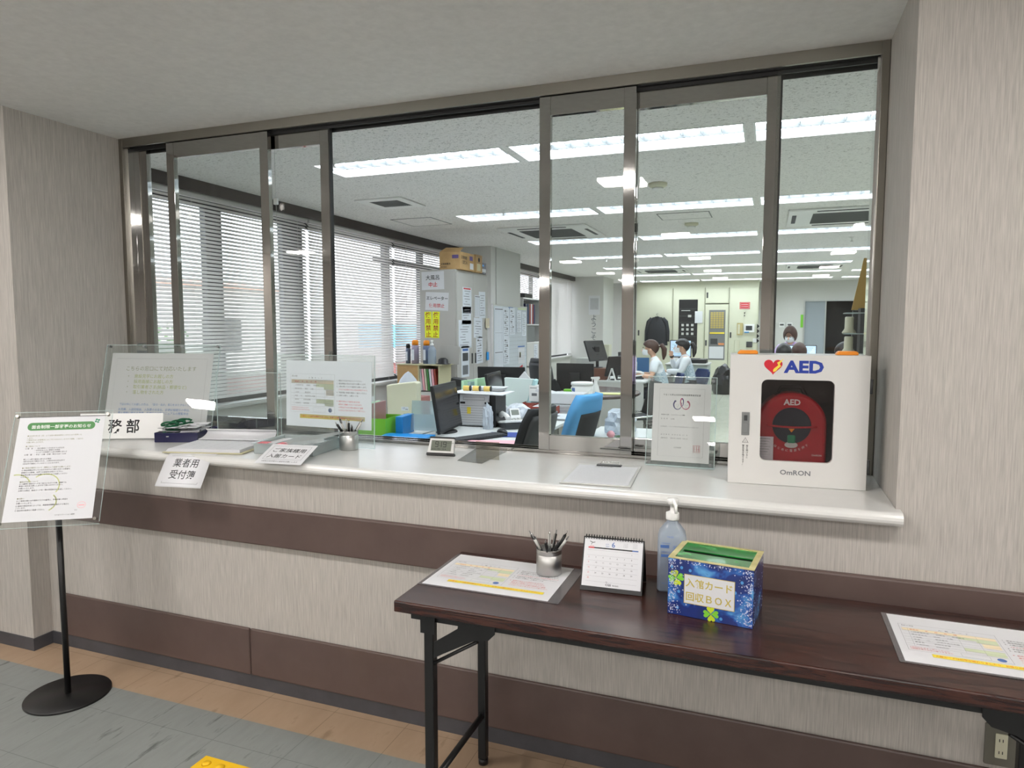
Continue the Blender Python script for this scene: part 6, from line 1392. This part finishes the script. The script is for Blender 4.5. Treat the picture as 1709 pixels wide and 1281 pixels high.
# ================================================================ RIGHT: rack with pots, board for a reflected box
R = thing('side_cabinet', 'low grey cabinet hidden behind the defibrillator cabinet', 'cabinet', (.52, 3.95, 0))
MB().bx(-.30, .36, -.26, .26, 0, 1.20).build('cabinet_body', 'light_grey', R, bevel=.004); MB().bx(-.30, .02, -.272, -.2605, .05, 1.17).bx(.03, .35, -.272, -.2605, .05, 1.17).build('door', 'locker', R)
q = thing('glass_tier_rack', 'three-tier glass rack with dark upright behind the defibrillator cabinet', 'rack', (.405, 3.98, 1.201))
for z in (.11, .212, .318): MB().bx(-.045, .075, -.06, .06, z, z+.005).build('glass_tier', 'acrylic_edge', q)
MB().bx(.026, .062, -.058, .058, 0, .345).build('upright', 'dark_grey', q)
MB().bx(-.045, .026, -.06, .06, 0, .006).build('base', 'light_grey', q)
for i, z in enumerate((.006, .116, .218)):
    o = MB().lathe([(0, 0), (.034, 0), (.034, .003), (.022, .022), (.021, .080), (.017, .084), (0, .084)], n=28).build('white_pot', 'ivory', loc=(.386, 3.98, 1.2015+z)); tag(o, 'white flared pot on the glass rack, %s tier' % ('bottom', 'middle', 'top')[i], 'pot', 'white pots on the glass rack')
o = MB().prism([(-.046, 0), (.034, 0), (.030, .27), (.004, .27)], -.006, .006, 'y').build('reflected_box_board', mat('ochre_box_reflection', (176, 144, 82), .8), loc=(.448, 4.07, 1.54)); tag(o, 'tall tapering ochre board standing above the glass rack', 'board')  # solid board in place of a cardboard box's reflection
o = MB().bx(-.04, .05, -.02, .02, 0, .338).build('rear_support', 'dark_grey', loc=(.45, 4.085, 1.201)); tag(o, 'dark support behind the glass rack carrying the ochre board', 'support')
# ================================================================ PEOPLE
def skinobj(name, nodes, edges, m, parent, root, sub=2, smooth=True):
    names = list(nodes); idx = {n: i for i, n in enumerate(names)}
    me = bpy.data.meshes.new(name); me.from_pydata([nodes[n][0] for n in names], [(idx[a], idx[b]) for a, b in edges], [])
    o = bpy.data.objects.new(name, me); COL.objects.link(o); o.parent = parent
    md = o.modifiers.new('skin', 'SKIN'); md.use_smooth_shade = True; md.branch_smoothing = .6
    if not me.skin_vertices: me.attributes.new('skin_vertices', 'FLOAT', 'POINT') if False else None
    sv = me.skin_vertices[0].data
    for n in names:
        r = nodes[n][1]; sv[idx[n]].radius = r if isinstance(r, tuple) else (r, r); sv[idx[n]].use_root = (n == root)
    s_ = o.modifiers.new('sub', 'SUBSURF'); s_.levels = sub; s_.render_levels = sub
    me.materials.append(M[m] if isinstance(m, str) else m); return o
def person(label, loc, yaw, hair, top_m, vest=None, long_sleeve=False, lean=.0, head=(0, 0), armL=None, armR=None, ponytail=True, bob=False, group=None, watch=False, sc=(1, 1, 1), hs=1.12):
    """seated, faces local -y; arm = (elbow, wrist, hand dir)"""
    p = thing('person', label, 'person', loc, math.radians(yaw), group); p.scale = sc
    ln = lean
    def L(z): return -ln*(z-.5)
    nk = (0, L(1.02)-.01, 1.03); hc = Vector((0, L(1.12)-.035, 1.135))
    aL = armL or ((-.23, -.14, .76), (-.13, -.38, .775)); aR = armR or ((.23, -.14, .76), (.13, -.38, .775))
    N = {'pelvis': ((0, 0, .53), (.15, .115)), 'waist': ((0, L(.68)+.0, .68), (.135, .11)), 'chest': ((0, L(.86), .86), (.158, .118)), 'upper': ((0, L(.96), .965), (.125, .088)), 'neck': (nk, .046), 'neck2': ((nk[0], nk[1]-.005, 1.07), .045), 'head': (tuple(hc), (.074*hs, .085*hs)), 'crown': ((hc.x, hc.y+.008, hc.z+.058*hs), (.058*hs, .068*hs))}
    E_ = [('pelvis', 'waist'), ('waist', 'chest'), ('chest', 'upper'), ('upper', 'neck'), ('neck', 'neck2'), ('neck2', 'head'), ('head', 'crown')]
    for s_, k, arm in ((-1, 'l', aL), (1, 'r', aR)):
        sh = (s_*.165, L(.95), .955); el, wr = Vector(arm[0]), Vector(arm[1]); d = (wr-el).normalized(); pc = wr+d*.045
        N[k+'sh'] = (sh, .058); N[k+'el'] = (tuple(el), .036); N[k+'fo'] = (tuple(el.lerp(wr, .45)), .034); N[k+'wr'] = (tuple(wr), (.022, .026)); N[k+'pa'] = (tuple(pc), (.034, .016))
        E_ += [('upper', k+'sh'), (k+'sh', k+'el'), (k+'el', k+'fo'), (k+'fo', k+'wr'), (k+'wr', k+'pa')]
        side = d.cross(Vector((0, 0, 1))).normalized(); dn = Vector((0, 0, -1))
        for f in range(4):
            b = pc+d*.03+side*(.026-.0175*f); t1_ = b+d*(.026, .030, .028, .022)[f]+dn*.004; t2_ = t1_+d*.016+dn*.014
            N['%sf%da' % (k, f)] = (tuple(b), .009); N['%sf%db' % (k, f)] = (tuple(t1_), .0082); N['%sf%dc' % (k, f)] = (tuple(t2_), .007)
            E_ += [(k+'pa', '%sf%da' % (k, f)), ('%sf%da' % (k, f), '%sf%db' % (k, f)), ('%sf%db' % (k, f), '%sf%dc' % (k, f))]
        tb = wr+d*.022-side*s_*.030; tt = tb+d*.035-side*s_*.010+dn*.006; N[k+'t1'] = (tuple(tb), .0105); N[k+'t2'] = (tuple(tt), .009); E_ += [(k+'wr', k+'t1'), (k+'t1', k+'t2')]
        kn = (s_*.10, -.42, .50); an = (s_*.10, -.38, .11); to = (s_*.10, -.50, .045)
        N[k+'hp'] = ((s_*.085, -.03, .52), .082); N[k+'kn'] = (kn, .058); N[k+'an'] = (an, .036); N[k+'he'] = ((s_*.10, -.37, .055), .035); N[k+'to'] = (to, (.036, .028))
        E_ += [('pelvis', k+'hp'), (k+'hp', k+'kn'), (k+'kn', k+'an'), (k+'an', k+'he'), (k+'he', k+'to')]
    body = skinobj('body', N, E_, 'skin', p, 'pelvis')
    # clothes: slightly fuller skins over the same joints
    def grow(keys, edges, g, nm, m, root):
        NN = {}
        for k in keys:
            c, r = N[k]; r = r if isinstance(r, tuple) else (r, r); NN[k] = (c, (r[0]+g, r[1]+g))
        return NN
    T_ = grow(['pelvis', 'waist', 'chest', 'upper', 'lsh', 'rsh', 'lel', 'rel', 'lfo', 'rfo'], None, .019, None, None, None)
    ed = [('pelvis', 'waist'), ('waist', 'chest'), ('chest', 'upper')]
    for k, arm in (('l', aL), ('r', aR)):
        sh = Vector(T_[k+'sh'][0]); el = Vector(T_[k+'el'][0])
        ed += [('upper', k+'sh')]
        if long_sleeve: ed += [(k+'sh', k+'el'), (k+'el', k+'fo')]; wv = Vector(arm[1]); T_[k+'cu'] = (tuple(el.lerp(wv, .88)), .032); ed.append((k+'fo', k+'cu'))
        else:
            T_[k+'sl'] = (tuple(sh.lerp(el, .78)), .056); ed.append((k+'sh', k+'sl'))
            for q in ('el', 'fo'): T_.pop(k+q)
    T_['col'] = (nk, .056); ed.append(('upper', 'col'))
    skinobj('blouse', T_, ed, top_m, p, 'pelvis')
    if vest:
        V_ = {k: T_[k] for k in ('pelvis', 'waist', 'chest', 'upper')}; V_ = {k: (c, (r[0]+.009, r[1]+.009)) for k, (c, r) in V_.items()}; V_['ls'] = ((-.085, L(.98), .985), (.03, .06)); V_['rs'] = ((.085, L(.98), .985), (.03, .06))
        skinobj('vest', V_, [('pelvis', 'waist'), ('waist', 'chest'), ('chest', 'upper'), ('upper', 'ls'), ('upper', 'rs')], vest, p, 'pelvis')
    G_ = grow(['pelvis', 'lhp', 'rhp', 'lkn', 'rkn', 'lan', 'ran'], None, .014, None, None, None)
    skinobj('trousers', G_, [('pelvis', 'lhp'), ('pelvis', 'rhp'), ('lhp', 'lkn'), ('rhp', 'rkn'), ('lkn', 'lan'), ('rkn', 'ran')], 'trouser', p, 'pelvis')
    for s_ in (-1, 1): MB().lathe([(0, 0), (.05, 0), (.05, .03), (.035, .055), (0, .06)], (s_*.10, -.44, 0), 16, sx=.85, sy=2.2).build('shoe', 'black', p)
    # head group
    hx, hy = head; hr = Euler((hx, 0, hy))
    def ell(rx, ry, rz, c, n=18, a0=-PI/2, a1=PI/2, noise=0):
        mb = MB(); 
        def fn(u, v):
            la = a0+(a1-a0)*v; lo = 2*PI*u; return (c[0]+rx*math.cos(la)*math.cos(lo), c[1]+ry*math.cos(la)*math.sin(lo), c[2]+rz*math.sin(la))
        return mb.grid(fn, n*2, n)
    hp = tuple(hc)
    # hair cap: low on the nape, to the ear line at the sides, fringe over the forehead
    mb = MB()
    def hair_fn(u, v):
        lo = 2*PI*u; c_, s2 = math.cos(lo), math.sin(lo)
        front = max(0, -s2)**1.5; back = max(0, s2)**.8; side = 1-front-back if front+back < 1 else 0
        end = math.radians(30)*front+math.radians(-66 if not bob else -70)*back+math.radians(-8 if not bob else -55)*side
        la = PI/2+(end-PI/2)*v; fl = 1+(.14*v*(1-front) if bob else 0)
        return (.088*fl*math.cos(la)*c_, .012+.106*fl*math.cos(la)*s2, .026+.100*math.sin(la)-(.035*v*(1-front) if bob else 0))
    mb.grid(hair_fn, 40, 16); h = mb.build('hair', hair, p, loc=hp, rot=(hx, 0, hy))
    h.modifiers.new('solid', 'SOLIDIFY').thickness = .010
    if ponytail:
        MB().tube([(0, .10, .03), (0, .150, .035), (0, .175, -.02), (0, .165, -.09), (0, .150, -.15)], [.018, .030, .036, .030, .010], 12).build('ponytail', hair, h); MB().lathe([(.02, -.008), (.026, 0), (.02, .008)], (0, .118, .034), 14).build('hair_tie', 'white', h)
    MB().tube([(0, -.083, .012), (0, -.100, -.010), (0, -.094, -.018)], [.008, .013, .010], 8).build('nose', 'skin', p, loc=hp, rot=(hx, 0, hy))
    for s_ in (-1, 1):
        e_ = ell(.013, .006, .008, (s_*.030, -.0835, .014), 8).build('eye', 'white', p, loc=hp, rot=(hx, 0, hy)); ell(.006, .0035, .0065, (s_*.030, -.0885, .014), 8).build('pupil', 'ink', e_)
        MB().tube([(s_*.045, -.078, .030), (s_*.030, -.088, .034), (s_*.016, -.088, .031)], .0028, 6).build('eyebrow', hair, p, loc=hp, rot=(hx, 0, hy))
        ell(.007, .016, .024, (s_*.080, .004, -.004), 8).build('ear', 'skin', p, loc=hp, rot=(hx, 0, hy))
    mk = MB().grid(lambda u, v: ((.070*math.sin((u-.5)*2.5))*(1-.10*(2*v-1)**2), -.102*math.cos((u-.5)*2.5)*(1-.12*(2*v-1)**2)-.002, -.064+.072*v-.010*(2*u-1)**2), 14, 10).build('face_mask', 'mask', p, loc=hp, rot=(hx, 0, hy)); mk.modifiers.new('solid', 'SOLIDIFY').thickness = .002
    for o_ in p.children:
        if o_.name.split('.')[0] in ('hair', 'nose', 'eye', 'eyebrow', 'ear', 'face_mask'): o_.scale = (hs, hs, hs)
    if watch:
        wv = Vector(aL[1]); dd = (wv-Vector(aL[0])).normalized(); MB().cyl(tuple(wv-dd*.012), tuple(wv+dd*.012), .031, n=18).build('wristwatch', 'black', p)
    return p
person('woman with brown ponytail, pale vest and face mask typing at the desk', (-1.42, 9.90, 0), -82, 'hair_brown', 'shirt', 'vest', False, .22, (.12, 0), group=None)
person('woman with black ponytail and face mask holding a hand up to her face', (-1.16, 10.98, 0), -80, 'hair_black', 'shirt', 'vest', True, .14, (.10, 0), armL=((-.20, -.22, .80), (-.10, -.26, .99)), watch=True)
# seated on the right behind the cabinet
person('person in a lilac shirt with dark bob hair and mask leaning over the lit monitor', (.36, 12.72, 0), -10, 'hair_brown', 'lilac', None, False, .30, (.45, -.1), ponytail=False, bob=True, sc=(1.05, 1.05, 1.16))
person('dark-haired person seen from behind, left of the two heads over the cabinet', (.20, 10.35, 0), 184, 'hair_black', 'lilac', None, True, .12, (.15, 0), ponytail=False, bob=True, sc=(1, 1, .965))
person('brown-haired person seen from behind, right of the two heads over the cabinet', (.405, 10.85, 0), 176, 'hair_brown', 'lilac', None, True, .10, (.2, 0), ponytail=False, bob=True, sc=(1, 1, .965))
person('dark-haired person turned to the right at the edge of the cabinet', (.88, 10.5, 0), 70, 'hair_black', 'lilac', None, True, .12, (.1, .3), ponytail=False, bob=True, sc=(1, 1, .985))
office_chair('black office chair of the person left of the two heads over the cabinet', (.20, 10.33, 0), 184, 'chair_black', 'black_plastic', seat_h=.40, bh=.28)
office_chair('black office chair of the person right of the two heads over the cabinet', (.45, 10.83, 0), 176, 'chair_black', 'black_plastic', seat_h=.40, bh=.28)
office_chair('black office chair of the person turned to the right', (.86, 10.5, 0), 70, 'chair_black', 'black_plastic', seat_h=.40, bh=.28)
office_chair('black office chair of the person in lilac behind the lit monitor', (.36, 12.75, 0), -10, 'chair_black', 'black_plastic', seat_h=.42, bh=.28)
# ================================================================ OUTSIDE THE WINDOWS
o = MB()
hg = thing('hedge', 'green hedge outside the first office window', 'hedge', (-8.2, 6.0, -.25)); random.seed(21)
mb = MB()
for i in range(900):
    x, y, z = random.uniform(-.5, .5), random.uniform(-1.3, 1.6), random.uniform(.6, 1.75); s_ = random.uniform(.05, .11); a = random.uniform(0, 6); b_ = random.uniform(-1, 1)
    mb.add([(x, y, z), (x+s_*math.cos(a), y+s_*math.sin(a), z+s_*b_), (x+s_*.5*math.cos(a+1), y+s_*.5*math.sin(a+1), z+s_*.8)], [(0, 1, 2)])
lv_ = mb.build('leaves', textured('leaf_green', [(.3, (60, 110, 50)), (.7, (120, 170, 90))], 3, .7), hg); lv_['kind'] = 'stuff'
MB().bx(-.35, .35, -1.2, 1.5, .0, 1.5).build('bush_core', mat('deep_green', (50, 84, 44), .9), hg)
h_ = thing('neighbour_house', 'house with reddish tiled roof outside the first office window', 'house', (-20, 13, -.25))
MB().bx(-4, 4, -7, 7, 0, 2.9).build('house_wall', mat('house_wall', (236, 232, 226), .8), h_); MB().prism([(-4.6, 2.9), (4.6, 2.9), (0, 3.5)], -7.5, 7.5, 'y').build('roof', mat('roof_tile', (206, 160, 140), .8), h_)
for y in (-4, 0, 4): MB().bx(4.0, 4.04, y-.8, y+.8, .9, 2.0).build('house_window', 'dark_grey', h_)
c = thing('parked_van', 'pale parked van with light blue top outside the middle office windows', 'van', (-9.5, 15.0, -.25)); 
MB().prism([(-2.2, .35), (2.2, .35), (2.2, 1.2), (1.7, 1.95), (-2.1, 1.95), (-2.2, 1.2)], -.85, .85, 'x').build('van_body', 'white', c, bevel=.06); MB().bx(.855, .87, -1.7, 1.4, 1.2, 1.75).build('side_window', mat('van_glass', (90, 190, 226), .2), c)
for y in (-1.4, 1.4):
    for x in (-.8, .8): MB().cyl((x-.1, y, .33), (x+.1, y, .33), .33, n=24).build('wheel', 'black', c)
f_ = MB()
c = thing('brick_planter', 'low red brick wall outside the middle windows', 'wall', (-7.6, 12.5, -.25)); MB().bx(-.15, .15, -4.5, 4.5, 0, .95).build('brickwork', mat('outside_brick', (190, 110, 104), .8), c); MB().bx(-.2, .2, -4.55, 4.55, .951, 1.0).build('coping', 'light_grey', c)
flush_text()
